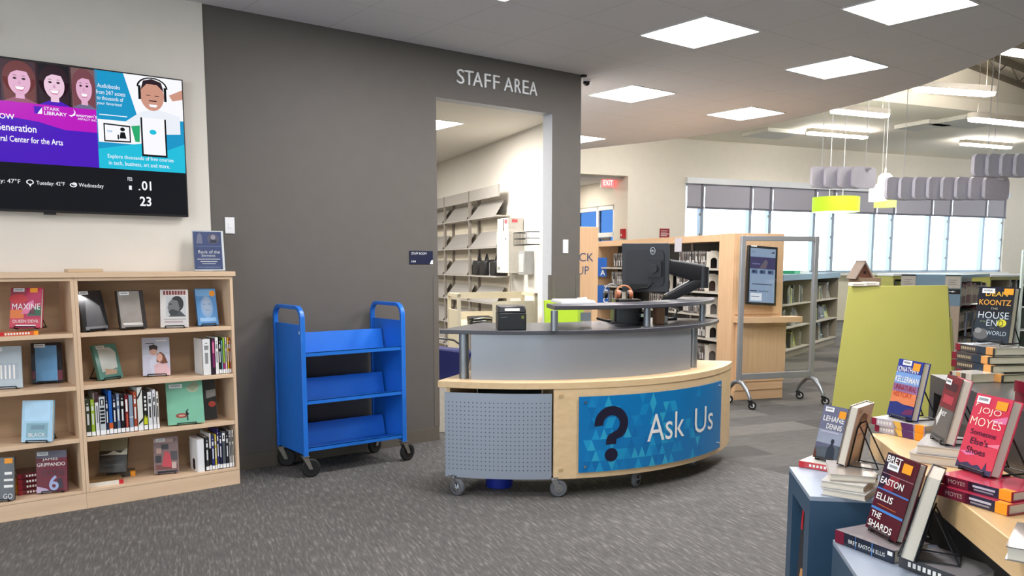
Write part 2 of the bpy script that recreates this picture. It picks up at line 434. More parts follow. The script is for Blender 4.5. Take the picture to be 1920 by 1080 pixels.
# ------------------------------------------------------------------ outer shell of the big room
def holed(g, u0, u1, z0, z1, holes, y0, y1, mt):
    us = sorted({u0, u1} | {h[0] for h in holes} | {h[1] for h in holes}); zs = sorted({z0, z1} | {h[2] for h in holes} | {h[3] for h in holes})
    for a, b in zip(us, us[1:]):
        for c, d in zip(zs, zs[1:]):
            if any(h[0] <= a and b <= h[1] and h[2] <= c and d <= h[3] for h in holes): continue
            g.box((a, y0, c), (b, y1, d), mt)
A14 = R(14); WLOC = (math.sin(A14) * 15.5, math.cos(A14) * 15.5, 0); WROT = (0, 0, -A14)
def WP(u, v, z):    # window-wall frame to room
    return Vector((WLOC[0] + u * math.cos(A14) + v * math.sin(A14), WLOC[1] - u * math.sin(A14) + v * math.cos(A14), z))
MUL = [11.17, 11.65, 13.01, 13.59, 14.94, 15.54, 16.89, 17.53, 18.86, 19.56, 20.91, 21.66]
m = MB()
holed(m, -9.2, 27.1, 0, 8, [(7.2, 9.68, 0, 3.24), (11.17, 21.66, 1.16, 3.20)], 0, .25, CREAMW)
struct(m, 'wall_far', WLOC, WROT)
# vestibule beyond the opening
m = MB()
holed(m, .25, 3.6, 0, 3.4, [(.55, 2.35, 0, 2.68)], 9.68, 9.85, CREAMW)
m2 = MB()
for f, mi in zip(m.f, m.mi): pass
vv = [(y, x, z) for x, y, z in m.v]
m2.add(vv, [tuple(reversed(f)) for f in m.f], CREAMW)
m2.box((7.0, 3.4, 0), (9.68, 3.6, 3.4), CREAMW); m2.box((7.0, .25, 3.2), (9.68, 3.4, 3.4), SOFF); m2.box((6.9, .25, 0), (7.0, 3.6, 3.4), CREAMW)
t = thing('ceiling_light', 'lit lamp in the ceiling of the vestibule beyond the cream opening', 'ceiling light', WP(8.7, 1.5, 3.2), (0, 0, -A14))
g = MB(); g.box((-.31, -.31, -.012), (.31, .31, 0), WHITE); g.obj('frame', t)
g = MB(); g.box((-.29, -.29, -.016), (.29, .29, -.012), lamp((255, 246, 230), 40.0)); g.obj('diffuser', t)
struct(m2, 'wall_vestibule', WLOC, WROT)
t = MB()
for y in (.55, 1.28, 2.29): t.box((9.70, y, 0), (9.78, y + .09, 2.68), WHITE)
for z in (0, 1.98, 2.58): t.box((9.70, .55, z), (9.78, 2.38, z + .1), WHITE)
o = struct(t, 'door_1', WLOC, WROT)
t = MB()
t.box((9.735, .64, .1), (9.74, 2.3, 2.6), BLUEPANE); t.obj('pane', o)
t = MB(); t.box((9.66, .72, 1.9), (9.70, 1.05, 1.97), STEEL); t.tube([(9.65, .9, 1.93), (9.55, 1.0, 1.95), (9.62, 1.2, 1.98)], .012, STEEL); t.obj('door_closer', o)
t = thing('exit_sign', 'glowing red exit sign in the vestibule behind the cream opening', 'sign', at(1139, 343, 18.6), (0, 0, -A14))
g = MB(); g.box((-.17, -.03, -.11), (.17, .03, .11), WHITE); g.obj('housing', t)
g = MB(); g.art([('R', .04, .06, .96, .94, lamp((255, 40, 50), 3.2, 'red_glow'), 1), ('T', 'EXIT', .5, .5, .7, .5, lamp((255, 190, 185), 2.5), 2)], planar((-.17, -.03, -.11), (.34, 0, 0), (0, 0, .22)), .001); g.obj('face', t)
g = MB(); g.box((9.60, .06, 1.93), (9.68, .17, 2.13), mat((176, 28, 36), .4, name='alarm_red')); g.box((9.595, .09, 1.98), (9.60, .14, 2.02), WHITE)
tag(g.obj('fire_alarm', None, WLOC, WROT, bevel=.006), 'small red fire alarm on the edge of the cream opening', 'alarm')
t = thing('fire_plaque', 'red printed plaque on the cream wall above the media bookcase', 'sign', WP(10.5, 0, 1.90), (0, 0, -A14))
g = MB(); g.box((0, -.012, 0), (.25, -.001, .25), mat((142, 30, 44), .45, name='plaque_red')); g.obj('plate', t)
g = MB(); g.art([('R', .12, .78, .8, .82, PAPER, 1), ('R', .12, .66, .7, .69, PAPER, 1), ('R', .1, .5, .9, .57, WHITE, 1), ('R', .1, .36, .75, .41, PAPER, 1), ('R', .1, .18, .5, .23, PAPER, 1)], planar((0, -.012, 0), (.25, 0, 0), (0, 0, .25)), .001); g.obj('lettering', t)
# window
FRAME = mat((168, 182, 198), .4, .4, .03, name='window_aluminium')
g = MB()
for i, u in enumerate(MUL):
    wd = .045 if i in (0, 11) else (.085 if i % 2 else .075)
    g.box((u - wd / 2, .05, 1.16), (u + wd / 2, .17, 3.20), FRAME)
g.box((11.17, .05, 1.16), (21.66, .17, 1.22), FRAME); g.box((11.17, .05, 3.10), (21.66, .17, 3.20), FRAME)
win = struct(g, 'window_1', WLOC, WROT)
for a, b in zip(MUL, MUL[1:]):
    p = MB(); p.box((a + .04, .108, 1.22), (b - .04, .112, 3.10), PANE); p.obj('pane', win)
g = MB(); g.box((11.05, -.12, 1.10), (21.8, .05, 1.16), WHITE); g.obj('window_sill', win)
g = MB()
for a, b in zip(MUL[0::2], MUL[1::2]):
    for z in (1.5, 2.0, 2.45): g.box((b - .07, .03, z), (b - .05, .06, z + .06), STEEL)
g.obj('window_catch', win)
g = MB(); g.box((11.14, -.10, 3.14), (21.7, -.005, 3.27), mat((215, 217, 222), .4, .2, .02, name='blind_cassette')); tag(g.obj('blind_cassette', None, WLOC, WROT), 'long pale roller-blind cassette over the far windows', 'blind cassette')
SHADE = mat((168, 166, 178), .7, 0, .02, 60, name='shade_fabric'); SHADED = mat((98, 96, 106), .5, 0, .03, name='shade_bar')
k = 0
ords = ['first', 'second', 'third', 'fourth', 'fifth', 'sixth', 'seventh', 'eighth', 'ninth', 'tenth', 'eleventh']
for a, b in zip(MUL, MUL[1:]):
    t = thing('roller_blind', 'grey roller blind half drawn on the far windows, %s from the left' % ords[k], 'blind', WP((a + b) / 2, -.03, 2.6), (0, 0, -A14), 'roller blinds on the far windows')
    h = (b - a) / 2 - .012
    g = MB(); g.box((-h, -.004, .04), (h, 0, .56), SHADE); g.obj('fabric', t)
    g = MB(); g.box((-h, -.012, 0), (h, .008, .045), SHADED); g.obj('hem_bar', t)
    g = MB(); g.box((h - .09, -.006, .045), (h - .03, -.004, .56), SHADED); g.obj('guide_strip', t)
    k += 1
# upper far space: flat ceiling over the window bay, fascia, sloping roof
m = MB(); m.box((3, -4.88, 4.1), (27, .25, 4.3), mat((246, 238, 222), .85, 0, .01, 3)); struct(m, 'ceiling_far', WLOC, WROT)
FASC = mat((226, 217, 200), .8, 0, .01, 3, name='fascia_paint')
m = MB(); m.box((3, -4.88, 4.3), (27, -4.7, 8.5), FASC); struct(m, 'wall_fascia', WLOC, WROT)
def rz(u): return 5.02 - .155 * (u - 14.2)
m = MB()
m.hexa([(4, -14.5, rz(4)), (30, -14.5, rz(30)), (30, -4.7, rz(30)), (4, -4.7, rz(4))], [(4, -14.5, rz(4) + .2), (30, -14.5, rz(30) + .2), (30, -4.7, rz(30) + .2), (4, -4.7, rz(4) + .2)], mat((150, 140, 124), .7, 0, .05, 4, name='roof_deck'))
struct(m, 'ceiling_roof', WLOC, WROT)
BEAM = mat((92, 84, 70), .6, .1, .08, 10, name='roof_steel')
for i, v in enumerate((-5.15, -6.6)):
    g = MB()
    for dz in (-.06, -.34): g.hexa([(9, v - .04, rz(9) + dz - .07), (26, v - .04, rz(26) + dz - .07), (26, v + .04, rz(26) + dz - .07), (9, v + .04, rz(9) + dz - .07)], [(9, v - .04, rz(9) + dz), (26, v - .04, rz(26) + dz), (26, v + .04, rz(26) + dz), (9, v + .04, rz(9) + dz)], BEAM)
    for j in range(28):
        u = 9.2 + j * .6; g.cyl((u, v, rz(u) - .34), (u + .3, v, rz(u + .3) - .07), .012, BEAM, 6); g.cyl((u + .3, v, rz(u + .3) - .07), (u + .6, v, rz(u + .6) - .34), .012, BEAM, 6)
    tag(g.obj('roof_truss', None, WLOC, WROT), ('steel roof truss against the cream gable', 'steel roof truss nearer the viewer under the sloping roof')[i], 'roof truss')
# remaining enclosure
def yholed(x0, x1, y0, y1, h):     # a wall along y with one opening
    q = MB(); a, b, c, d = h
    for lo, hi in (((x0, y0, 0), (x1, a, 8)), ((x0, b, 0), (x1, y1, 8)), ((x0, a, 0), (x1, b, c)), ((x0, a, d), (x1, b, 8))): q.box(lo, hi, CREAMW)
    return q
def ywindow(x, h, nm):
    a, b, c, d = h; q = MB(); n = max(2, round((b - a) / 1.6))
    for i in range(n + 1):
        y = a + (b - a - .06) * i / n; q.box((x - .05, y, c), (x + .05, y + .06, d), FRAME)
    q.box((x - .05, a, c), (x + .05, b, c + .06), FRAME); q.box((x - .05, a, d - .06), (x + .05, b, d), FRAME)
    o = struct(q, nm); q = MB(); q.box((x - .003, a + .05, c + .05), (x + .003, b - .05, d - .05), PANE); q.obj('pane', o)
HL, HR_ = (-3.2, 3.6, .5, 2.7), (-4.0, 7.6, .9, 3.9)
struct(yholed(-5.2, -5, -5.2, 17.6, HL), 'wall_left'); ywindow(-5.1, HL, 'window_3')
m = MB(); holed(m, -5, 30, 0, 8, [(-4.2, -.8, .5, 2.7)], -5.2, -5, CREAMW); struct(m, 'wall_front')
g = MB()
for x in (-4.2, -2.53, -.86): g.box((x, -5.15, .5), (x + .06, -5.05, 2.7), FRAME)
g.box((-4.2, -5.15, .5), (-.8, -5.05, .56), FRAME); g.box((-4.2, -5.15, 2.64), (-.8, -5.05, 2.7), FRAME)
win2 = struct(g, 'window_2'); g = MB(); g.box((-4.15, -5.102, .55), (-.85, -5.098, 2.65), PANE); g.obj('pane', win2)
struct(yholed(30, 30.2, -5.2, 9, HR_), 'wall_right'); ywindow(30.1, HR_, 'window_added')  # unseen window added here to throw daylight onto the far wall
m = MB(); m.prism([(-5, -5), (4.2, -5), (4.2, .87), (3.9, .74), (2.6, .29), (1.0, -.21), (-5, -1.01)], CZ, CZ + .2, SOFF); struct(m, 'ceiling_behind')
m = MB(); m.prism([(-5, -5), (30, -5), (30, 8.7), (-5, 17.4)], 7.8, 8.0, SOFF); struct(m, 'ceiling_leak_cap')  # unseen cap added over all ceilings to keep sky light from leaking in

# ================================================================== BOOKS AND STANDS
STICK = mat((244, 244, 244), .4, 0, .02, name='label_white')
INK = mat((60, 60, 66), .5, 0, .02, name='barcode_ink')
def book(label, loc, yaw, tilt, W, H, T, cover, ops=(), spine=None, bar=True, orange=None, back=None, gloss=.16, group=None, easel=None, base=None):
    """an upright book leaning back: front on local -y, bottom edge on z=0"""
    t = thing('book', label, 'book', loc, (-R(tilt), 0, R(yaw)), group)
    cm = mat(cover, gloss, 0, .04, 12, coat=.5); sm = mat(spine or cover, gloss, 0, .04, 12, coat=.5)
    g = MB(); h = W / 2; c = .003
    g.box((-h, 0, 0), (h, c, H), cm); g.box((-h, T - c, 0), (h, T, H), mat(back or cover, gloss, 0, .04, 12, coat=.5)); g.box((-h - .002, .0006, 0), (-h + c, T - .0006, H), sm)
    fn = planar((-h, 0, 0), (W, 0, 0), (0, 0, H))
    if ops: g.art(ops, fn, .0005)
    g.obj('cover', t)
    g = MB(); g.box((-h + c, c, .004), (h - .005, T - c, H - .004), PAGE); g.obj('page_block', t)
    if bar:
        g = MB(); bx, bz = (bar if isinstance(bar, tuple) else (.10, .885))
        g.art([('R', bx, bz, bx + .36, bz + .085, STICK, 4)] + [('R', bx + .05 + .024 * i, bz + .03, bx + .05 + .024 * i + .012, bz + .065, INK, 5) for i in range(11)], fn, .0005); g.obj('barcode_label', t)
    if orange:
        g = MB(); g.art([('R', orange[0], orange[1], orange[0] + orange[2], orange[1] + orange[3], ORANGE, 5)], fn, .0005); g.obj('sticker', t)
    if easel: stand(easel, loc, yaw, tilt, W, H, T, base)
    return t
def stand(label, loc, yaw, tilt, W, H, T, base, group='black wire book stands'):
    """black wire book stand: two front hooks, a back rest and a prop leg, standing on z = base"""
    x, y, z = loc; drop = z - base
    o = MB(); r = .0029; tt = R(tilt); u = Vector((0, math.sin(tt), math.cos(tt))); n = Vector((0, math.cos(tt), -math.sin(tt)))
    P = lambda a, d, h: Vector((a, 0, drop)) + n * d + u * h
    hw = min(.055, W * .34); lo = -.0035
    top = min(.17, H * .72)
    o.tube([P(-hw, -.006, .007), P(-hw, -.006, lo), P(-hw, T + .004, lo), P(-hw * .95, T + .004, top * .9), P(-hw * .5, T + .004, top), P(hw * .5, T + .004, top), P(hw * .95, T + .004, top * .9), P(hw, T + .004, lo), P(hw, -.006, lo), P(hw, -.006, .007)], r, BLACKM, 8)
    o.tube([P(-hw, -.006, .007), P(hw, -.006, .007)], r, BLACKM, 8)
    q = P(0, T + .004, top); k = q.y + .075
    o.tube([P(-hw * .6, T + .006, top * .93), Vector((-hw * .8, k, r)), Vector((hw * .8, k, r)), P(hw * .6, T + .006, top * .93)], r, BLACKM, 8)
    f = P(-hw, T, lo)
    for s in (-1, 1):
        o.tube([P(s * hw, 0, lo), Vector((s * hw, .012, r)), Vector((s * hw * .9, k, r))], r, BLACKM, 8)
    return tag(o.obj('book_stand', None, (x, y, base), (0, 0, R(yaw))), label, 'book stand', group)
def flat(label, loc, yaw, L, D, T, spine, top=None, lab=None, end=None, pages_front=False, group=None, ops=()):
    """a book lying flat: long side along local x at y=0, body towards +y"""
    t = thing('book', label, 'book', loc, (0, 0, R(yaw)), group)
    sm = mat(spine, .2, 0, .05, 14, coat=.4); tm = mat(top or spine, .16, 0, .05, 9, coat=.5)
    g = MB(); c = .003
    g.box((0, 0, 0), (L, D, c), tm); g.box((0, 0, T - c), (L, D, T), tm)
    if pages_front: g.box((0, D - c, c), (L, D, T - c), sm)
    else: g.box((0, -.0015, .0004), (L, c, T - .0004), sm)
    fn = planar((0, -.0015, 0), (L, 0, 0), (0, 0, T))
    o2 = list(ops)
    if not pages_front: g.art(o2, fn, .0004)
    g.obj('cover', t)
    g = MB()
    if pages_front: g.box((.004, .004, c), (L - .004, D - c, T - c), PAGE)
    else: g.box((.004, c, c), (L - .004, D - .004, T - c), PAGE)
    g.obj('page_block', t)
    if lab:
        g = MB(); a, b, m_ = lab; g.box((L * a, -.0024, .0002), (L * b, -.0012, T - .0002), m_); g.box((L * a, -.0024, T - .0004), (L * b, .02, T + .0004), m_); g.obj('spine_label', t)
    if end:
        g = MB(); a, b, m_ = end; g.box((L * a, -.0024, .0002), (L * b, -.0012, T - .0002), m_); g.obj('spine_end_label', t)
    return t
def bars(m, x0, x1, n, y0=.3, y1=.7):
    w_ = (x1 - x0) / n
    return [('R', x0 + w_ * i, y0, x0 + w_ * (i + .62), y1, m, 2) for i in range(n)]
def spined(label, x, w_, h, d, z, yf, colr, title=(235, 235, 235), group=None, lean=0, ops=(), call=True, top=None):
    """a book standing spine-out in a row"""
    t = MB(); cm = mat(colr, .35, 0, .04, 10)
    t.box((0, 0, 0), (w_, d, .002), cm); t.box((0, 0, 0), (.0018, d, h), cm); t.box((w_ - .0018, 0, 0), (w_, d, h), cm); t.box((0, 0, 0), (w_, .002, h), cm)
    t.box((.0018, .002, .004), (w_ - .0018, d - .004, h - .005), PAPER)
    fn = planar((0, 0, 0), (w_, 0, 0), (0, 0, h))
    tm = mat(title, .5)
    o = list(ops) or [('R', .3, .32, .68, .62, tm, 1), ('R', .25, .7, .75, .82, tm, 1), ('R', .35, .87, .65, .9, tm, 1)]
    if call: o.append(('R', .06, .02, .94, .13, STICK, 2))
    if top: o.append(('R', 0, .86, 1, 1, mat(top, .4), 2))
    t.art(o, fn, .0003)
    ob = t.obj('book', None, (x, yf, z), (0, R(lean), 0))
    return tag(ob, label, 'book', group)

WH = mat((240, 238, 232), .45, name='white_print'); BK = mat((20, 20, 22), .4); RD = mat((196, 40, 48), .4); PK = mat((228, 120, 160), .4); GR = mat((40, 96, 66), .4); OR2 = mat((226, 120, 52), .4)

# ================================================================== LEFT BOOKCASE
SF = 5.189; SB = WY - .014; DK = (.108, .412, .712, 1.012)
BACKW = wood((188, 156, 122), 0, 'maple_back', var=.05)
def bookcase(x0, x1, label):
    t = thing('bookcase', label, 'bookcase', (x0, SF, 0), (0, 0, 0), 'low maple bookcases under the television')
    W = x1 - x0; D = SB - SF
    for a, nm in ((0, 'side_panel'), (W - .018, 'side_panel')):
        g = MB(); g.box((a, 0, .092), (a + .018, D, 1.322), WOODZ); g.obj(nm, t, bevel=.0015)
    g = MB(); g.box((.018, D - .008, .1), (W - .018, D, 1.322), BACKW); g.obj('back_panel', t)
    g = MB(); g.box((.018, .0, 1.305), (W - .018, .02, 1.322), WOODX); g.obj('top_rail', t)
    g = MB(); g.box((0, .002, 0), (W, .03, .0915), WOODX); g.box((0, .03, 0), (.018, D, .0915), WOODX); g.box((W - .018, .03, 0), (W, D, .0915), WOODX); g.obj('plinth', t)
    for i, z in enumerate(DK):
        g = MB(); g.box((.0185, .002 if i else 0, z - (.016 if i == 0 else .024)), (W - .0185, D - .009, z), WOODX); g.obj('shelf', t, bevel=.0012)
    return t
bookcase(.072, .974, 'maple bookcase bay cut off by the left edge of the photo')
bookcase(.975, 1.868, 'maple bookcase bay nearer the blue cart')
g = MB(); g.box((.06, SF - .012, 1.323), (1.884, SB, 1.352), WOODX); tag(g.obj('worktop', bevel=.002), 'long maple top board over both bookcase bays', 'top board')

PERS = mat((206, 160, 140), .5); HAIR = mat((60, 46, 40), .6); HAIR2 = mat((120, 70, 44), .6)
eas = 'black wire stand under the %s'
def sb(nm, label, x, y, yaw, tilt, W, H, z, cover, ops=(), T=.028, **k):
    return book(label, (x, y, z + .008), yaw, tilt, W, H, T, cover, ops, easel=eas % nm, base=z, **k)
sb('red and pink book', 'red and pink novel with big white lettering, top shelf of the left bay', .731, 5.255, -35.2, 12.2, .164, .224, DK[3] + .03, (190, 50, 90), [
    ('R', 0, .62, .5, 1, mat((150, 40, 60), .4), 1), ('E', .25, .72, .3, .12, RD, 2), ('R', 0, .12, .45, .45, OR2, 1), ('P', [(.55, .3), (1, .3), (1, .55), (.7, .5)], GR, 2), ('P', [(.35, .35), (.8, .35), (.75, .7), (.55, .62)], PK, 2),
    ('T', 'MAXINE', .52, .53, .92, .15, WH, 4), ('R', 0, .02, 1, .24, mat((204, 56, 80), .4), 3), ('T', 'QUEEN DEVIL', .52, .16, .86, .085, WH, 4), ('R', .2, .05, .85, .075, WH, 4)], bar=(.08, .9), orange=(.62, .88, .25, .11))
flat('thin red and orange book lying under the red and pink novel', (.60, 5.215, DK[3]), 1, .19, .16, .022, (206, 96, 58), (200, 90, 60), (.88, .99, ORANGE), (0, .12, RD), ops=bars(WH, .15, .8, 9, .25, .75))
sb('silver book at the photo edge', 'pale silvery book cut off by the left edge, second shelf', .622, 5.30, -14, 13, .17, .232, DK[2], (186, 198, 204), [('R', .1, .2, .9, .6, mat((170, 180, 190), .3), 1)] + [('R', .15 + .12 * i, .22, .2 + .12 * i, .55, WH, 2) for i in range(6)], gloss=.1)  # pale bluish window reflection put into the cover colour
sb('black book with the blue reflection', 'black book with a painted blue reflection on the second shelf of the left bay', .848, 5.40, -12.9, 13.4, .153, .232, DK[2], (32, 30, 38), [('R', .12, .03, .84, .93, mat((112, 168, 214), .12, 0, .15, 9, coat=.5), 1), ('R', .84, .05, 1, .3, mat((110, 40, 56), .3), 1), ('R', 0, .1, .1, .3, mat((110, 40, 56), .3), 1)], gloss=.1)  # blue panel paints a window reflection onto the black cover
sb('pale blue book', 'pale blue book standing alone on the third shelf of the left bay', .744, 5.203, -31.4, 12.2, .159, .23, DK[1], (130, 176, 200), [('R', .08, .5, .92, .95, mat((168, 208, 232), .14, 0, .1, 9), 1), ('R', .15, .1, .85, .45, mat((120, 164, 176), .3), 1), ('T', 'BLACK', .5, .17, .55, .09, WH, 2), ('R', .3, .3, .75, .4, mat((96, 132, 150), .3), 2)], bar=False)  # blue of the reflected window taken into the cover colours
sb('dark grey book at the photo edge', 'dark grey book with white letters cut off by the left edge, bottom shelf', .540, 5.215, -24, 11, .16, .235, DK[0], (58, 58, 60), [('T', 'GO', .82, .1, .28, .12, WH, 2), ('R', .7, .3, .98, .36, WH, 2), ('R', .7, .45, .98, .5, WH, 2), ('R', .72, .6, .95, .66, WH, 2)], bar=False, orange=(.72, .86, .25, .12), gloss=.5)
for i in range(3): flat('orange-labelled book lying behind the dark grey book, %s' % ('bottom of three', 'middle of three', 'top of three')[i], (.47, 5.33, DK[0] + .033 * i), 0, .19, .15, .031, (60, 52, 50), (60, 52, 50), (.72, .985, ORANGE), group='three books behind the dark grey book', ops=bars(WH, .1, .6, 8))
sb('dark maroon thriller', 'dark red thriller with a large pale 6 on its cover, bottom shelf', .809, 5.235, -19.4, 12.0, .154, .234, DK[0], (112, 34, 52), [
    ('R', 0, .82, 1, 1, mat((92, 84, 100), .3), 1), ('T', 'JAMES', .45, .79, .5, .075, WH, 2), ('T', 'GRIPPANDO', .48, .67, .92, .085, WH, 2), ('T', 'CODE', .55, .46, .72, .13, mat((50, 20, 34), .4), 2, .01), ('T', '6', .56, .22, .32, .36, mat((160, 172, 210), .4), 3, .02), ('P', [(0, 0), (.5, 0), (.3, .1), (0, .16)], mat((190, 170, 200), .4), 2), ('P', [(.68, .08), (.88, .1), (.8, .34), (.66, .3)], mat((40, 30, 44), .4), 2)], bar=(.03, .89))
for i in range(4): flat('maroon book lying beside the thriller with the 6, %s' % ('bottom of four', 'second from bottom', 'third from bottom', 'top of four')[i], (.652, 5.30 + .004 * (i % 2), DK[0] + .0305 * i), -2, .21, .15, .029, (104, 22, 34), (90, 24, 34), (.9, .99, ORANGE), (0, .1, mat((150, 24, 40), .4)), group='four maroon books on the bottom shelf', ops=bars(WH, .2, .8, 9))
sb('black glossy book', 'black glossy book turned to the right, first on the top shelf by the divider', 1.095, 5.249, 31, 12.9, .172, .232, DK[3], (48, 48, 50), [('R', .05, .02, .95, .1, mat((120, 120, 122), .2), 1), ('P', [(.1, .1), (.9, .1), (.8, .6), (.3, .9)], mat((92, 92, 94), .12, 0, .25, 6, coat=.8), 1)], gloss=.08, bar=(.08, .9))  # grey shape paints a glossy sheen onto the black cover
sb('book with the silvery reflection', 'glossy book with a silvery reflection painted on its cover, second on the top shelf', 1.294, 5.247, 3.5, 14.3, .149, .23, DK[3], (58, 54, 52), [('R', .03, .03, .84, .98, mat((158, 150, 142), .1, 0, .18, 8, coat=.8), 1), ('R', .1, .13, .8, .15, WH, 2), ('R', .12, .1, .85, .12, WH, 2)], gloss=.1, bar=(.1, .88))  # silvery panel paints the jacket's glare into the cover colour
sb('white book with a profile', 'white book showing a dark bearded head in profile, third on the top shelf', 1.515, 5.217, -22.3, 13.7, .155, .23, DK[3], (222, 216, 210), [
    ('R', .08, .86, .95, .98, mat((226, 205, 196), .4), 1)] + [('R', .1 + .105 * i, .86, .18 + .105 * i, .97, mat((130, 60, 56), .4), 2) for i in range(8)] + [
    ('R', .2, .28, .92, .82, mat((196, 198, 198), .4), 1), ('E', .6, .62, .24, .21, mat((40, 40, 42), .4), 2), ('P', [(.3, .66), (.42, .74), (.62, .7), (.7, .5), (.62, .38), (.42, .33), (.3, .42), (.25, .52)], mat((112, 112, 112), .4), 3),
    ('P', [(.28, .42), (.42, .48), (.66, .42), (.6, .33), (.36, .31)], mat((58, 58, 58), .4), 4), ('P', [(.42, .36), (.7, .44), (.92, .28), (.28, .28)], mat((74, 76, 78), .4), 2), ('R', .3, .6, .42, .625, BK, 4), ('R', .12, .2, .92, .22, mat((150, 150, 150), .4), 2), ('R', .14, .12, .8, .16, mat((180, 160, 160), .4), 2)], bar=False)
sb('light blue book', 'light blue portrait book with an orange dot, last on the top shelf', 1.734, 5.26, -.6, 12.4, .124, .231, DK[3], (104, 158, 212), [('R', 0, .8, 1, .97, mat((134, 186, 232), .14), 1), ('E', .5, .5, .3, .3, mat((146, 178, 214), .2), 1), ('E', .5, .53, .2, .22, mat((166, 184, 206), .2), 2), ('R', .3, .56, .44, .58, mat((90, 130, 180), .3), 3), ('R', .56, .56, .7, .58, mat((90, 130, 180), .3), 3), ('R', .38, .4, .62, .42, mat((110, 140, 180), .3), 3), ('E', .82, .86, .14, .08, ORANGE, 3), ('R', .1, .1, .9, .2, mat((160, 200, 236), .2), 1)], gloss=.12, bar=False)
sb('teal book', 'teal green book turned to the right, left end of the second shelf', 1.183, 5.361, 22.7, 16.5, .15, .21, DK[2], (92, 150, 138), [('P', [(.15, .2), (.85, .3), (.9, .75), (.7, .9), (.15, .94)], mat((214, 222, 216), .12, 0, .08, 8, coat=.6), 1), ('P', [(.25, .12), (.75, .12), (.8, .24), (.3, .3)], mat((200, 170, 140), .4), 2)], bar=(.1, .88), gloss=.12)
sb('couple cover book', 'pale blue book with a couple embracing on the cover, middle of the second shelf', 1.432, 5.338, -17.3, 12.6, .154, .234, DK[2], (196, 200, 214), [
    ('R', 0, 0, 1, .55, mat((206, 204, 222), .3), 1), ('P', [(.3, 0), (.26, .4), (.4, .52), (.6, .45), (.66, 0)], mat((214, 216, 230), .4), 2), ('E', .4, .66, .15, .13, PERS, 3), ('P', [(.26, .66), (.24, .78), (.42, .82), (.56, .76), (.54, .66), (.4, .7)], HAIR, 4), ('P', [(.5, .36), (.52, .56), (.66, .62), (.8, .54), (.92, .32), (.7, .3)], HAIR2, 4), ('E', .62, .47, .11, .11, mat((222, 170, 150), .5), 5), ('P', [(.42, 0), (.42, .26), (.6, .36), (.86, .32), (.96, .2), (1, 0)], mat((226, 186, 190), .5), 4), ('R', .12, .84, .45, .86, NAVY, 2), ('R', .5, .9, .9, .93, WH, 2)], bar=False, gloss=.2)
sb('large mint green book', 'large mint green book with a small red and black bird, third shelf', 1.562, 5.222, -8.9, 11.1, .211, .267, DK[1], (128, 190, 160), [
    ('E', .72, .82, .16, .1, mat((176, 180, 150), .4), 1), ('P', [(.55, .86), (.8, .98), (.92, .86), (.72, .74)], mat((150, 160, 128), .5), 2), ('E', .38, .2, .17, .055, mat((150, 62, 50), .4), 2), ('E', .38, .2, .1, .022, mat((200, 160, 140), .4), 3), ('P', [(.5, .17), (.58, .22), (.53, .29), (.58, .34), (.55, .345), (.49, .29)], BK, 3), ('R', .52, .08, .55, .18, BK, 3)], bar=(.08, .84), gloss=.2)
book('black book leaning behind the large mint green book', (1.70, 5.300, DK[1] + .008), -6, 9, .15, .262, .02, (46, 46, 48), [('P', [(.6, .5), (1, .55), (1, .72), (.6, .7)], mat((150, 146, 140), .4), 1), ('E', .82, .36, .15, .07, mat((190, 70, 50), .4), 1)], bar=False, gloss=.15)
sb('red city book', 'book with a dense red and black city picture, middle of the bottom shelf', 1.446, 5.279, -18, 13.4, .14, .223, DK[0], (132, 104, 100), [('R', 0, .85, .8, .95, mat((190, 160, 150), .4), 1), ('P', [(.3, .2), (.75, .15), (.65, .55), (.45, .62)], mat((196, 66, 76), .4), 2), ('R', .05, .3, .3, .5, mat((48, 44, 48), .4), 1), ('R', .68, .35, .95, .6, mat((78, 72, 74), .4), 1), ('R', .3, .66, .6, .8, mat((60, 56, 60), .4), 1), ('R', .05, .1, .95, .24, mat((110, 60, 56), .4), 1), ('R', .1, .56, .3, .7, mat((186, 150, 136), .4), 2), ('R', .72, .12, .9, .3, mat((190, 170, 160), .4), 3), ('R', .1, .03, .95, .07, BK, 2)], gloss=.12, bar=(.1, .88))
book('dark olive book leaning on the white book, bottom shelf of the right bay', (1.151, 5.337, DK[0] + .048), -26, 22, .155, .211, .022, (52, 50, 44), [('R', 0, .62, 1, 1, mat((132, 124, 96), .35), 1), ('P', [(0, .5), (.3, .54), (.5, .62), (.75, .55), (1, .7), (1, .5)], mat((200, 196, 180), .4), 2), ('R', .1, .1, .9, .35, mat((42, 42, 38), .4), 1), ('R', .15, .2, .85, .22, mat((90, 90, 84), .4), 2)], bar=False, gloss=.18)
flat('white-paged book lying at the front of the bottom shelf, red corner', (.995, 5.235, DK[0]), -4, .19, .15, .026, (222, 216, 204), (150, 120, 80), None, (.86, .99, RD), pages_front=False)
flat('dark book with an orange end lying behind the white-paged book', (1.13, 5.40, DK[0]), -12, .16, .1, .03, (58, 54, 52), (70, 60, 50), (.82, .99, ORANGE))

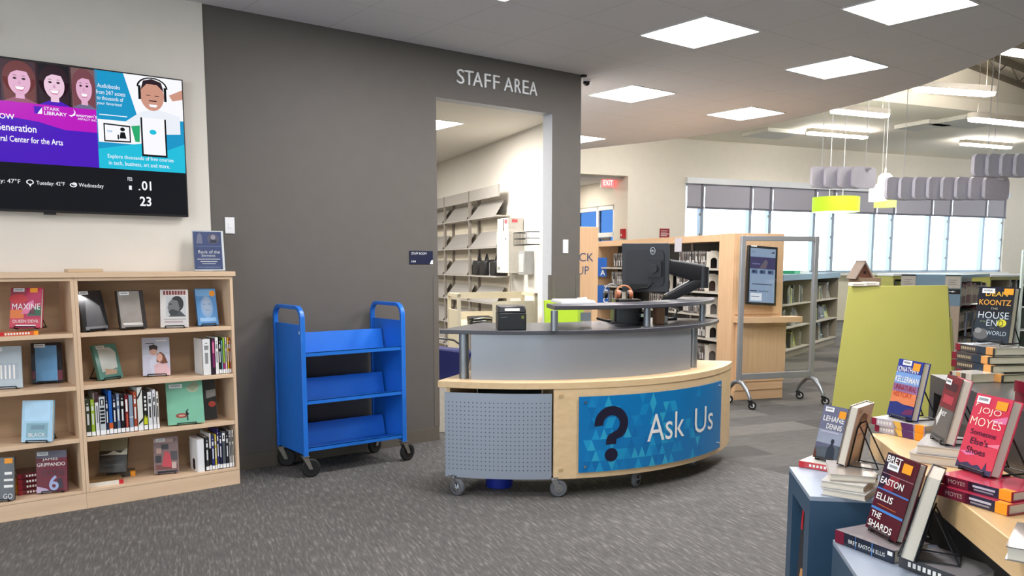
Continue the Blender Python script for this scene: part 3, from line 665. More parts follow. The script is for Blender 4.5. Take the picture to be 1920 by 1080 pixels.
# spine-out rows
ROW2 = [(1.672, .05, .225, (232, 232, 230), 'thick white book, first in the row on the second shelf'), (1.723, .026, .225, (40, 26, 40), 'black and purple book beside the thick white one, second shelf'), (1.750, .022, .232, (232, 230, 226), 'slim white book between dark spines, second shelf'), (1.773, .014, .23, (30, 34, 30), 'black book in the row on the second shelf'), (1.788, .009, .21, (120, 196, 206), 'thin turquoise book in the row on the second shelf'), (1.798, .013, .228, (150, 192, 60), 'green book with a magenta foot in the row on the second shelf'), (1.812, .012, .23, (226, 214, 216), 'pale pink book in the row on the second shelf'), (1.825, .012, .228, (240, 186, 50), 'yellow book in the row on the second shelf'), (1.838, .010, .226, (196, 96, 66), 'brick red book at the end of the second shelf')]
for i, (x, w_, h, c, lb) in enumerate(ROW2):
    op = ()
    if c == (40, 26, 40): op = [('R', .4, .2, .95, .96, mat((126, 36, 96), .4), 1), ('R', .45, .6, .85, .9, PK, 2)]
    if c == (150, 192, 60): op = [('R', 0, .13, 1, .3, mat((170, 40, 110), .4), 1)]
    spined(lb, x, w_, h, .16, DK[2], 5.215, c, (140, 140, 140) if sum(c) > 500 else (225, 225, 225), 'spine-out books on the second shelf', ops=op, call=i > 1)
ROW3 = [(.997, .027, .215, (56, 66, 44), 'dark olive book at the left end'), (1.025, .022, .214, (150, 178, 50), 'lime green book'), (1.048, .021, .25, (226, 224, 224), 'tall white book with a dark top'), (1.070, .034, .224, (196, 202, 206), 'grey-white book with stacked black letters'), (1.105, .014, .222, (34, 46, 78), 'navy book with white print'), (1.120, .021, .258, (34, 98, 186), 'tall bright blue book with an orange foot'), (1.142, .020, .225, (30, 34, 56), 'black and navy book right of the tall blue one'), (1.163, .019, .235, (108, 122, 146), 'steel blue book'), (1.183, .024, .23, (26, 24, 26), 'black book'), (1.208, .021, .224, (116, 28, 36), 'dark red book with a white panel'), (1.230, .024, .218, (142, 158, 176), 'pale blue-grey book'), (1.255, .021, .238, (166, 74, 48), 'rust orange book'), (1.277, .032, .262, (228, 228, 220), 'tall white book with a curved black line'), (1.310, .024, .24, (34, 34, 30), 'black book splashed with yellow'), (1.335, .027, .228, (226, 226, 226), 'white book'), (1.363, .020, .24, (220, 220, 222), 'off-white book'), (1.384, .016, .226, (232, 226, 214), 'cream book at the right end')]
for i, (x, w_, h, c, lb) in enumerate(ROW3):
    op = ()
    if 'dark top' in lb: op = [('R', 0, .78, 1, 1, mat((70, 40, 46), .4), 1), ('R', .35, .3, .7, .7, mat((120, 120, 124), .4), 1)]
    if 'stacked' in lb: op = [('R', .15, .3 + .09 * j, .85, .36 + .09 * j, BK, 1) for j in range(5)] + [('R', .2, .78, .8, .95, BK, 1), ('R', .4, .8, .6, .92, WH, 2)]
    if 'orange foot' in lb: op = [('R', 0, .13, 1, .26, mat((206, 92, 40), .4), 1)]
    if 'white panel' in lb: op = [('R', .25, .55, .75, .88, WH, 1), ('R', .3, .15, .7, .5, mat((196, 90, 70), .4), 1)]
    if 'curved' in lb: op = [('P', [(.05, .78), (.3, .83), (.9, .98), (.97, .96), (.5, .8), (.1, .72)], BK, 1), ('P', [(.1, .14), (.9, .22), (.95, .3), (.2, .2)], BK, 1)]
    if 'yellow' in lb: op = [('P', [(.05, .15), (.95, .15), (.9, .36), (.6, .3), (.4, .4), (.1, .28)], mat((200, 206, 40), .4), 1)] + [('R', .3, .5 + .1 * j, .75, .56 + .1 * j, WH, 1) for j in range(4)]
    if 'pale blue' in lb: op = [('R', 0, .4, 1, .42, WH, 1)]
    spined(lb + ' in the third shelf row', x, w_, h, .16, DK[1], 5.21, c, (70, 70, 70) if sum(c) > 480 else (220, 220, 220), 'spine-out books on the third shelf', ops=op)
ROW4 = [(1.664, .022, .215, (50, 50, 52), 'black and white book nearest the white bookend'), (1.687, .014, .236, (214, 212, 208), 'book with a white spine panel'), (1.702, .018, .222, (52, 56, 120), 'blue-violet book'), (1.721, .014, .225, (204, 182, 60), 'yellow-green book'), (1.736, .014, .262, (58, 52, 110), 'tall violet book'), (1.751, .017, .236, (36, 40, 72), 'navy book'), (1.769, .022, .238, (84, 90, 98), 'slate grey book with a white square'), (1.792, .018, .232, (40, 40, 46), 'charcoal book'), (1.811, .018, .24, (170, 168, 166), 'grey book with black print'), (1.830, .014, .24, (228, 222, 212), 'white book at the right end')]
for i, (x, w_, h, c, lb) in enumerate(ROW4):
    op = ()
    if 'white square' in lb: op = [('R', .1, .74, .9, .96, WH, 1), ('R', .3, .8, .7, .9, mat(c, .4), 2)]
    if 'white spine' in lb: op = [('R', .05, .15, .95, .6, BK, 1)]
    spined(lb + ' in the row on the bottom shelf', x, w_, h, .16, DK[0], 5.212, c, (70, 70, 70) if sum(c) > 480 else (226, 226, 226), 'spine-out books on the bottom shelf', ops=op)
t = thing('bookend', 'white block bookend with a dark slot at the left of the bottom row', 'bookend', (1.615, 5.215, DK[0]))
g = MB(); g.prism([(0, 0), (.045, 0), (.045, .16), (0, .16)], 0, .205, WHITE); g.obj('block', t, bevel=.008)
g = MB(); g.prism(rrect(-.02, .0, .02, .07, .015), 0, .002, BLACK, Matrix.Translation((-.0022, .07, .005)) @ Matrix.Rotation(PI / 2, 4, 'Z') @ Matrix.Rotation(PI / 2, 4, 'X')); g.obj('slot', t)
# on top of the bookcase
g = MB(); g.box((.975, 5.33, 1.3525), (1.16, 5.45, 1.37), wood((216, 190, 156), 0)); tag(g.obj('wood_block', bevel=.002), 'thin pale wooden block lying on top of the bookcase', 'block')
t = thing('poster_stand', 'clear acrylic stand holding a dark blue flyer on the bookcase corner', 'poster stand', (1.715, 5.41, 1.3525), (-R(8), 0, R(-10)))
g = MB(); g.box((-.009, -.002, 0), (.185, 0, .262), CLEAR); g.box((-.009, .004, 0), (.185, .006, .262), CLEAR); g.box((-.009, -.03, 0), (.185, .07, .003), CLEAR, Matrix.Rotation(R(8), 4, 'X')); g.obj('acrylic_holder', t)
g = MB(); FL = mat((62, 76, 122), .35, 0, .1, 30)
g.box((-.004, .001, .004), (.18, .003, .258), WHITE)
g.art([('R', 0, .03, .93, .98, FL, 1), ('P', [(.1, .68), (.3, .68), (.28, .9), (.22, .95), (.14, .88)], mat((128, 130, 150), .5), 2), ('E', .66, .8, .2, .13, mat((96, 92, 112), .5), 2), ('E', .66, .84, .08, .06, mat((170, 160, 164), .5), 3), ('R', .56, .7, .76, .77, mat((50, 50, 70), .5), 3), ('R', .1, .6, .9, .62, mat((100, 112, 150), .5), 2), ('T', 'Rock of the', .5, .47, .7, .08, WH, 2), ('T', 'Sermons', .47, .38, .45, .06, WH, 2), ('R', .1, .28, .85, .295, WH, 2), ('R', .2, .22, .75, .235, WH, 2), ('R', .25, .17, .7, .18, WH, 2), ('R', .1, .08, .85, .09, mat((150, 160, 190), .5), 2)], planar((-.004, .001, .004), (.184, 0, 0), (0, 0, .254)), .0003)
g.obj('flyer', t)

# ================================================================== TELEVISION
TX0, TX1, TZ0, TZ1, TY = .235, 1.701, 1.692, 2.531, WY - .075
t = thing('television', 'large wall television showing library adverts above the bookcase', 'television', (TX0, TY, TZ0))
W, H = TX1 - TX0, TZ1 - TZ0
g = MB(); g.box((0, .004, 0), (W, .04, H), BLACK); g.box((.3, .04, .15), (W - .3, .0625, H - .2), BLACK); g.obj('casing', t, bevel=.004)
S = screen
PU, MA, TE, WHS, BKS = S((74, 22, 188)), S((188, 20, 190)), S((22, 150, 200)), S((250, 250, 255)), S((12, 14, 18))
SK = S((226, 176, 206)); SK2 = S((236, 200, 220)); HB = S((44, 26, 34)); HR = S((110, 60, 60)); HD = S((60, 34, 46)); CY = S((30, 190, 220))
X = lambda px: px          # screen coordinates: a from 0..1 over the whole width
def U(x): return (x - TX0) / W
ops = [('R', 0, 0, 1, .315, BKS, 0), ('R', 0, .315, U(1.20), .56, PU, 1), ('R', 0, .56, U(1.20), .72, MA, 1), ('P', [(0, .66), (.2, .645), (.45, .60), (.655, .51), (.655, .5), (0, .5)], PU, 2), ('R', U(1.20), .315, 1, 1, TE, 1)]
def face(cx, w_, hair, skin, mt, dark):
    o = [('R', cx - w_, .72, cx + w_, .995, dark, 1), ('E', cx, .882, w_ * .86, .112, hair, 2), ('P', [(cx - w_ * .86, .88), (cx - w_ * .80, .735), (cx - w_ * .3, .725), (cx + w_ * .3, .725), (cx + w_ * .80, .735), (cx + w_ * .86, .88)], hair, 2), ('P', [(cx - w_ * .9, .72), (cx - w_ * .3, .752), (cx + w_ * .3, .752), (cx + w_ * .9, .72)], mt, 4),
         ('P', [(cx - w_ * .22, .80), (cx - w_ * .24, .745), (cx + w_ * .24, .745), (cx + w_ * .22, .80)], skin, 5), ('E', cx, .858, w_ * .58, .092, skin, 5), ('P', [(cx - w_ * .60, .87), (cx - w_ * .52, .945), (cx, .965), (cx + w_ * .52, .945), (cx + w_ * .60, .87), (cx + w_ * .40, .925), (cx - w_ * .1, .93), (cx - w_ * .42, .91)], hair, 6)]
    for sx in (-.23, .23): o += [('E', cx + sx * w_, .876, w_ * .10, .007, HB, 6), ('P', [(cx + sx * w_ - .14 * w_, .892), (cx + sx * w_, .899), (cx + sx * w_ + .14 * w_, .892), (cx + sx * w_, .895)], HB, 6)]
    o += [('P', [(cx - w_ * .27, .822), (cx + w_ * .27, .822), (cx + w_ * .14, .803), (cx - w_ * .14, .803)], WHS, 7), ('P', [(cx - w_ * .31, .826), (cx, .820), (cx + w_ * .31, .826), (cx + w_ * .15, .797), (cx - w_ * .15, .797)], S((196, 90, 126)), 6), ('P', [(cx - .05 * w_, .862), (cx + .03 * w_, .862), (cx + .09 * w_, .840), (cx - .09 * w_, .838)], S((212, 160, 192)), 6)]
    return o
ops += [('R', 0, .72, U(.58), .995, S((58, 36, 84)), .5)] + face(U(.46), .055, HB, SK2, PU, S((80, 60, 70))) + face(U(.30), .045, HR, SK, MA, S((40, 30, 46)))
ops += face(U(.63), .06, HR, SK, PU, S((50, 40, 60)))
ops += face(U(.81), .065, HR, SK, S((150, 90, 110)), S((70, 50, 56))) + face(U(.985), .062, HB, SK2, PU, S((26, 24, 30))) + face(U(1.14), .05, S((120, 70, 78)), SK, S((110, 110, 140)), S((120, 90, 90)))
ops += [('R', U(.875), .655, U(.915), .705, PU, 3), ('P', [(U(.89), .655), (U(.915), .655), (U(.915), .70)], WHS, 4), ('T', 'STARK', U(.965), .695, .055, .022, WHS, 3), ('T', 'LIBRARY', U(.983), .665, .08, .024, WHS, 3, .01), ('P', [(U(1.05), .665), (U(1.065), .655), (U(1.085), .668), (U(1.088), .69), (U(1.078), .71), (U(1.082), .685), (U(1.07), .668)], WHS, 3), ('T', "women's", U(1.145), .672, .078, .024, WHS, 3, .01), ('T', 'IMPACT INC', U(1.15), .645, .07, .015, WHS, 3)]
ops += [('T', 'TOMORROW', U(.775) - .083, .618, .166, .036, WHS, 3, .015), ('T', 'Next Generation', U(.88) - .106, .548, .212, .05, WHS, 3, .012), ('T', 'Cultural Center for the Arts', U(1.012) - .1325, .472, .265, .04, WHS, 3, .012)]
WK = S((236, 240, 248)); SKM = S((206, 150, 130))
ops += [('P', [(U(1.43), .70), (U(1.36), 1), (1, 1), (1, .70)], WHS, 2), ('R', U(1.205), .50, 1, .66, WHS, 2), ('P', [(U(1.2), .45), (U(1.4), .50), (1, .57), (1, .315), (U(1.2), .315)], CY, 3), ('P', [(U(1.55), .45), (1, .53), (1, .7), (U(1.55), .56)], TE, 4),
        ('P', [(U(1.40), .62), (U(1.36), .66), (U(1.45), .74), (U(1.54), .77), (U(1.68), .73), (U(1.68), .6), (U(1.5), .58)], WK, 4.5), ('E', U(1.52), .865, .048, .11, SKM, 5), ('P', [(U(1.455), .90), (U(1.47), .965), (U(1.52), .985), (U(1.575), .965), (U(1.59), .90), (U(1.55), .945), (U(1.49), .945)], HB, 6),
        ('P', [(U(1.62), .88), (1, .93), (1, .86), (U(1.64), .84)], SKM, 4.7), ('R', U(1.44), .83, U(1.455), .93, BKS, 7), ('R', U(1.59), .83, U(1.605), .93, BKS, 7), ('P', [(U(1.497), .80), (U(1.55), .80), (U(1.54), .782), (U(1.507), .782)], WHS, 7), ('R', U(1.485), .862, U(1.51), .867, HB, 7), ('R', U(1.535), .862, U(1.56), .867, HB, 7), ('R', U(1.5), .822, U(1.545), .83, HB, 7)]
n = 12
arc = [(U(1.523) + .062 * math.cos(PI * i / n), .92 + .075 * math.sin(PI * i / n)) for i in range(n + 1)]; arc2 = [(U(1.523) + .055 * math.cos(PI * i / n), .92 + .066 * math.sin(PI * i / n)) for i in range(n, -1, -1)]
ops += [('P', [arc[i], arc[i + 1], arc2[n - i - 1], arc2[n - i]], BKS, 7) for i in range(n)]
ops += [('T', 'Audiobooks', U(1.275), .895, .085, .03, WHS, 3), ('T', 'from 24/7 access', U(1.285), .85, .11, .03, WHS, 3), ('T', 'to thousands of', U(1.28), .81, .10, .028, WHS, 3), ('T', 'your favorites!', U(1.275), .77, .095, .028, WHS, 3), ('R', U(1.215), .69, U(1.37), .696, WHS, 3),
        ('P', [(U(1.235), .505), (U(1.385), .51), (U(1.385), .63), (U(1.235), .635)], BKS, 5), ('P', [(U(1.242), .515), (U(1.378), .52), (U(1.378), .62), (U(1.242), .625)], WHS, 6), ('T', 'now', U(1.268), .58, .02, .015, TE, 7), ('E', U(1.34), .60, .009, .014, BKS, 7), ('P', [(U(1.32), .535), (U(1.36), .535), (U(1.352), .58), (U(1.328), .58)], BKS, 7), ('R', U(1.31), .527, U(1.318), .56, BKS, 7), ('P', [(U(1.41), .52), (U(1.435), .52), (U(1.44), .64), (U(1.39), .63)], S((40, 170, 110)), 5),
        ('R', U(1.445), .42, U(1.595), .70, BKS, 8), ('R', U(1.455), .435, U(1.585), .70, WHS, 9), ('E', U(1.515), .60, .014, .018, CY, 10),
        ('T', 'Explore thousands of free courses', U(1.44), .40, .26, .036, WHS, 5), ('T', 'in tech, business, art and more.', U(1.43), .355, .24, .034, WHS, 5)]
ops += [('T', 'Sunday: 47°F', U(.783) - .062, .185, .124, .038, WHS, 2), ('E', U(.831), .188, .013, .017, WHS, 2), ('E', U(.831), .188, .009, .012, BKS, 3), ('P', [(U(.824), .175), (U(.838), .175), (U(.831), .155)], WHS, 3), ('T', 'Tuesday: 42°F', U(.936), .183, .0996, .036, WHS, 2), ('E', U(1.054), .183, .013, .015, WHS, 2), ('E', U(1.054), .183, .009, .010, BKS, 3), ('E', U(1.06), .19, .009, .011, WHS, 3), ('T', 'Wednesday', U(1.15), .182, .092, .036, WHS, 2), ('T', 'FEB', U(1.368), .248, .018, .026, WHS, 2), ('R', U(1.36), .17, U(1.376), .20, WHS, 2), ('T', '01', U(1.462), .205, .038, .068, WHS, 2, .02), ('T', '.', U(1.42), .175, .008, .01, WHS, 2), ('T', '23', U(1.452), .09, .046, .07, WHS, 2, .02)]
g = MB(); g.art(ops, planar((.008, .0035, .012), (W - .016, 0, 0), (0, 0, H - .02)), .00025); g.obj('screen', t)
g = MB(); g.box((.66, .005, -.012), (.72, .03, 0), BLACK); g.obj('sensor', t)

# ================================================================== casters
def caster(parent, x, y, h, r, wth, yaw, fork=STEEL, tyre=RUBBER, hub=STEEL, name='caster'):
    """swivel caster: plate at height h, wheel of radius r trailing along yaw"""
    M = Matrix.Translation((x, y, 0)) @ Matrix.Rotation(R(yaw), 4, 'Z'); off = r * .55
    def tr(g):
        g.v = [tuple(M @ Vector(v)) for v in g.v]; return g
    g = MB(); g.cyl((0, 0, h - .012), (0, 0, h), .02, fork, 12); g.box((-.025, -.025, h - .006), (.025, .025, h), fork)
    for s in (-1, 1):
        a = s * (wth / 2 + .006)
        g.prism([(-.018, h - .012), (.018, h - .012), (off + .012, r - .008), (off - .012, r - .008)], a - .0015, a + .0015, fork, Matrix(((1, 0, 0, 0), (0, 0, 1, 0), (0, 1, 0, 0), (0, 0, 0, 1))))
    g.box((-.02, -wth / 2 - .007, h - .016), (.02, wth / 2 + .007, h - .011), fork)
    g.cyl((off, -wth / 2 - .012, r), (off, wth / 2 + .012, r), .005, CHROME, 8)
    c = tr(g).obj(name, parent)
    g = MB(); b = wth / 2
    prof = [(r * .55, -b), (r * .86, -b), (r, -b * .5), (r, b * .5), (r * .86, b), (r * .55, b)]
    n = 28; vs = []
    for pr, z in prof: vs += [(off + pr * math.cos(2 * PI * j / n), z, r + pr * math.sin(2 * PI * j / n)) for j in range(n)]
    g.add(vs, [(i * n + j, i * n + (j + 1) % n, (i + 1) * n + (j + 1) % n, (i + 1) * n + j) for i in range(5) for j in range(n)], tyre, True)
    tr(g).obj('wheel', c)
    g = MB(); g.cyl((off, -b * .8, r), (off, b * .8, r), r * .56, hub, 20); g.cyl((off, -b * 1.05, r), (off, b * 1.05, r), r * .3, hub, 16)
    tr(g).obj('hub', c)
    return c

# ================================================================== BLUE BOOK CART
t = thing('book_cart', 'empty bright blue metal book cart parked against the grey wall', 'book cart', (2.635, 5.275, 0))
cw, cd = .385, .215
def loop(x, r=.016, z0=.14, z1=1.117):
    pts = []; rr = .075; y0, y1 = -cd, cd
    pts += [(x, y0, z0)]
    for i in range(8):
        a = PI - PI / 2 * i / 7; pts.append((x, y0 + rr + rr * math.cos(a), z1 - rr + rr * math.sin(a)))
    for i in range(8):
        a = PI / 2 - PI / 2 * i / 7; pts.append((x, y1 - rr + rr * math.cos(a), z1 - rr + rr * math.sin(a)))
    pts += [(x, y1, z0)]
    return pts
for s in (-1, 1):
    x = s * (cw - .012)
    g = MB(); g.box((x - .004, -cd + .006, .15), (x + .004, cd - .006, 1.005), BLUEC); p = g.obj('end_panel', t)
    g = MB(); P_ = loop(x)
    # flat band frame following the loop
    for k, (w1, w2) in enumerate(((.016, .020),)):
        vs = []; n = len(P_)
        for i, q in enumerate(P_):
            a = Vector(P_[max(0, i - 1)]); b = Vector(P_[min(n - 1, i + 1)]); d = (b - a).normalized(); nn = Vector((0, -d.z, d.y))
            for sx, sn in ((-w1, -w2), (w1, -w2), (w1, w2), (-w1, w2)): vs.append(Vector(q) + Vector((sx, 0, 0)) + nn * sn * .62)
        fs = [(4 * i + j, 4 * i + (j + 1) % 4, 4 * i + 4 + (j + 1) % 4, 4 * i + 4 + j) for i in range(n - 1) for j in range(4)]
        g.add(vs, fs, BLUEC, False); g.add(vs, [(3, 2, 1, 0), (4 * n - 4, 4 * n - 3, 4 * n - 2, 4 * n - 1)], BLUEC)
    g.obj('handle_frame', p, bevel=.004)
g = MB(); g.box((-cw - .0065 + .008, -.20, .945), (-cw + .0075, -.185, .965), WHITE); g.obj('small_label', t)
for z in (.80, .485, .172):
    g = MB()
    g.hexa([(-cw + .03, -cd, z), (cw - .03, -cd, z), (cw - .03, .03, z - .012), (-cw + .03, .03, z - .012)], [(-cw + .03, -cd, z + .004), (cw - .03, -cd, z + .004), (cw - .03, .03, z - .008), (-cw + .03, .03, z - .008)], BLUEC)
    g.box((-cw + .03, -cd - .004, z), (cw - .03, -cd, z + .026), BLUEC); g.box((-cw + .03, -cd - .004, z + .022), (cw - .03, -cd + .012, z + .026), BLUEC)
    g.hexa([(-cw + .03, .02, z - .012), (cw - .03, .02, z - .012), (cw - .03, .024, z - .012), (-cw + .03, .024, z - .012)], [(-cw + .03, .055, z + .135), (cw - .03, .055, z + .135), (cw - .03, .059, z + .135), (-cw + .03, .059, z + .135)], BLUEC)
    g.hexa([(-cw + .03, .03, z - .012), (cw - .03, .03, z - .012), (cw - .03, cd, z), (-cw + .03, cd, z)], [(-cw + .03, .03, z - .008), (cw - .03, .03, z - .008), (cw - .03, cd, z + .004), (-cw + .03, cd, z + .004)], BLUEC)
    g.obj('shelf', t)
for x, y, a in ((-cw + .012, -cd + .01, -12), (cw - .012, -cd + .01, 10), (-cw + .012, cd - .03, -30), (cw - .012, cd - .05, -165)):
    caster(t, x, y, .145, .062, .030, a, STEEL, RUBBER, RUBBER)

# ================================================================== ASK US DESK
DC = (4.07, 5.03)
t = thing('service_desk', 'curved birch service desk on casters with a blue Ask Us sign', 'desk', (DC[0], DC[1], 0))
def peg_mat():
    m = bpy.data.materials.new('perforated_grey'); m.use_nodes = True
    nt = m.node_tree; b = nt.nodes['Principled BSDF']; L = nt.links.new
    uv = nt.nodes.new('ShaderNodeTexCoord'); sp = nt.nodes.new('ShaderNodeSeparateXYZ'); L(uv.outputs['Object'], sp.inputs[0])
    at2 = nt.nodes.new('ShaderNodeMath'); at2.operation = 'ARCTAN2'; L(sp.outputs[1], at2.inputs[0]); L(sp.outputs[0], at2.inputs[1])
    def chain(src, k, ph):
        a = nt.nodes.new('ShaderNodeMath'); a.operation = 'MULTIPLY_ADD'; L(src, a.inputs[0]); a.inputs[1].default_value = k; a.inputs[2].default_value = ph
        f = nt.nodes.new('ShaderNodeMath'); f.operation = 'FRACT'; L(a.outputs[0], f.inputs[0])
        s = nt.nodes.new('ShaderNodeMath'); s.operation = 'SUBTRACT'; L(f.outputs[0], s.inputs[0]); s.inputs[1].default_value = .5
        q = nt.nodes.new('ShaderNodeMath'); q.operation = 'POWER'; L(s.outputs[0], q.inputs[0]); q.inputs[1].default_value = 2
        return q.outputs[0]
    u = chain(at2.outputs[0], 1.57 / .0255, 100.0); v = chain(sp.outputs[2], 1 / .0255, 10)
    ad = nt.nodes.new('ShaderNodeMath'); ad.operation = 'ADD'; L(u, ad.inputs[0]); L(v, ad.inputs[1])
    lt = nt.nodes.new('ShaderNodeMath'); lt.operation = 'LESS_THAN'; L(ad.outputs[0], lt.inputs[0]); lt.inputs[1].default_value = .024
    # keep a plain margin at top and bottom
    c1 = nt.nodes.new('ShaderNodeMath'); c1.operation = 'LESS_THAN'; L(sp.outputs[2], c1.inputs[0]); c1.inputs[1].default_value = .592
    c2 = nt.nodes.new('ShaderNodeMath'); c2.operation = 'GREATER_THAN'; L(sp.outputs[2], c2.inputs[0]); c2.inputs[1].default_value = .155
    m1 = nt.nodes.new('ShaderNodeMath'); m1.operation = 'MULTIPLY'; L(c1.outputs[0], m1.inputs[0]); L(c2.outputs[0], m1.inputs[1])
    m2_ = nt.nodes.new('ShaderNodeMath'); m2_.operation = 'MULTIPLY'; L(m1.outputs[0], m2_.inputs[0]); L(lt.outputs[0], m2_.inputs[1])
    mx = nt.nodes.new('ShaderNodeMix'); mx.data_type = 'RGBA'; L(m2_.outputs[0], mx.inputs['Factor'])
    mx.inputs['A'].default_value = lin((158, 166, 178)) + (1,); mx.inputs['B'].default_value = lin((88, 96, 110)) + (1,)
    L(mx.outputs['Result'], b.inputs['Base Color']); b.inputs['Roughness'].default_value = .38; b.inputs['Metallic'].default_value = .35
    return m
PEG = peg_mat()
PANEL = mat((156, 160, 166), .36, .35, .02, 5, name='silver_panel')
g = MB(); g.sector(.98, 1.575, 212, 304.5, .660, .700, DESKW); g.obj('wood_top', t, bevel=.002)
g = MB(); g.sector(1.545, 1.57, 237.7, 304.3, .112, .6595, DESKW); g.obj('front_panel', t, bevel=.0015)
g = MB(); g.sector(1.553, 1.565, 213.4, 237.3, .112, .632, PEG); g.obj('perforated_panel', t)
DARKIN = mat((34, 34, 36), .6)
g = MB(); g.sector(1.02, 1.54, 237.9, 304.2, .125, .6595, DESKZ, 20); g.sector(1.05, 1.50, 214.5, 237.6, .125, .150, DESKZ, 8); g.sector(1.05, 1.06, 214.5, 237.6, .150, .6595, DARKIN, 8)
g.sector(1.06, 1.545, 213.6, 214.4, .125, .6595, DESKZ, 2); g.obj('cabinet', t)
g = MB()
for a, z in ((239.3, .62), (239.3, .17)):
    ca, sa = math.cos(R(a)), math.sin(R(a)); g.box((-.012, -.008, -.008), (.012, .0015, .008), mat((196, 168, 120), .4), Matrix.Translation((1.57 * ca, 1.57 * sa, z)) @ Matrix.Rotation(R(a + 90), 4, 'Z'))
g.obj('cam_cover', t)
UC = (0, .08)
g = MB(); g.sector(1.505, 1.522, 221.0, 281.2, .700, .976, PANEL, 28, UC); g.obj('upper_panel', t)
for a, r, rad in ((218.8, 1.475, .030), (285.0, 1.485, .030), (262, 1.15, .028), (235, 1.05, .028)):
    x, y = UC[0] + r * math.cos(R(a)), UC[1] + r * math.sin(R(a))
    g = MB(); g.cyl((x, y, .70), (x, y, .976), rad, ALU, 20); g.obj('post', t)
g = MB(); g.sector(.80, 1.49, 211.5, 306.2, .976, 1.0, DARKLAM, 36, (0, .02)); g.obj('counter', t, bevel=.003)
for x, y in ((3.292, 3.772), (4.012, 3.69), (4.697, 3.80)):
    g = MB(); g.cyl((x - DC[0], y - DC[1], 1.0), (x - DC[0], y - DC[1], 1.122), .022, ALU, 20); g.obj('riser_post', t)
g = MB(); g.sector(1.16, 1.455, 239.0, 314, 1.122, 1.148, DARKLAM, 30, (0, .02)); g.obj('upper_counter', t, bevel=.003)
# sign
SIGNB = mat((4, 118, 182), .3, 0, .04, 5, name='acrylic_blue')
A0, A1, SZ0, SZ1 = 243.2, 289.4, .150, .612
def sg(a, b, e):
    an = R(A0 + (A1 - A0) * a); r = 1.5845 + e
    return Vector((r * math.cos(an), r * math.sin(an), SZ0 + (SZ1 - SZ0) * b))
g = MB(); g.sector(1.5785, 1.5845, A0, A1, SZ0, SZ1, SIGNB, 36); sgn_ = g.obj('sign_panel', t)
def ring(n, fn): return [fn(i / n) for i in range(n + 1)]
QN = mat((24, 22, 48), .4)
def arcband(cx, cy, ro, ri, a0, a1, n=22, ax=.62):
    o = []
    for i in range(n):
        p, q = R(a0 + (a1 - a0) * i / n), R(a0 + (a1 - a0) * (i + 1) / n)
        o.append(('P', [(cx + ro * ax * math.cos(p), cy + ro * math.sin(p)), (cx + ro * ax * math.cos(q), cy + ro * math.sin(q)), (cx + ri * ax * math.cos(q), cy + ri * math.sin(q)), (cx + ri * ax * math.cos(p), cy + ri * math.sin(p))], QN, 5))
    return o
rg = random.Random(4); tris = []; TB = [mat(c, .3, 0, .04, 5) for c in ((8, 126, 188), (14, 136, 194), (24, 150, 200), (0, 108, 172), (44, 164, 202), (4, 120, 184))]
for iy in range(7):
    for ix in range(26):
        u0 = ix / 24 + (.0208 if iy % 2 else 0); v0 = iy / 7; v1 = (iy + 1) / 7
        for tri in (((u0, v0), (u0 + .0416, v0), (u0 + .0208, v1)), ((u0 + .0208, v1), (u0 + .0416, v0), (u0 + .0624, v1))):
            cx = sum(q[0] for q in tri) / 3; pr = max(.08, .62 - .9 * abs(cx - .18)) * (1.25 if iy < 3 else .75)
            if rg.random() < pr and all(0.004 < q[0] < .996 for q in tri): tris.append(('P', list(tri), rg.choice(TB), 1))
g = MB(); g.art(tris, sg, .0004); g.obj('triangle_print', sgn_)
qops = arcband(.163, .628, .235, .115, -50, 186, 26, .372) + [('E', .163, .215, .034, .09, QN, 5)]
# stem of the question mark: from the end of the bowl down
e_o = (.163 + .235 * .372 * math.cos(R(-50)), .628 + .235 * math.sin(R(-50))); e_i = (.163 + .115 * .372 * math.cos(R(-50)), .628 + .115 * math.sin(R(-50)))
qops += [('P', [e_o, e_i, (.150, .49), (.188, .42)], QN, 5), ('P', [(.150, .49), (.138, .44), (.134, .355), (.188, .355), (.188, .42)], QN, 5)]
g = MB(); g.art(qops, sg, .0006); g.obj('question_mark', sgn_)
g = MB(); g.art([('T', 'Ask', .487, .52, .25, .37, WH, 6, .0), ('T', 'Us', .79, .515, .185, .36, WH, 6, .0)], sg, .0005); g.obj('lettering', sgn_)
for a, b in ((.03, .93), (.97, .93), (.97, .08), (.03, .08)):
    g = MB(); p = sg(a, b, 0); d = Vector((p.x, p.y, 0)).normalized(); g.cyl(p - d * .006, p + d * .008, .008, CHROME, 12); g.obj('screw', sgn_)
for x, y, a in ((2.80, 4.13, -75), (3.245, 3.715, -35), (3.83, 3.575, -160), (4.52, 3.68, 160), (3.2, 4.55, 60), (4.6, 4.3, 100)):
    caster(t, x - DC[0], y - DC[1], .125, .052, .030, a, CHROME, mat((96, 98, 102), .6), CHROME)
# things under and on the desk
g = MB(); g.lathe([(0, .0), (.085, .0), (.10, .30), (.095, .30), (.08, .01)], mat((20, 44, 150), .45, name='blue_bin'), n=28); tag(g.obj('waste_bin', None, (3.14, 4.12, 0.001)), 'blue plastic waste bin half hidden under the desk', 'bin')

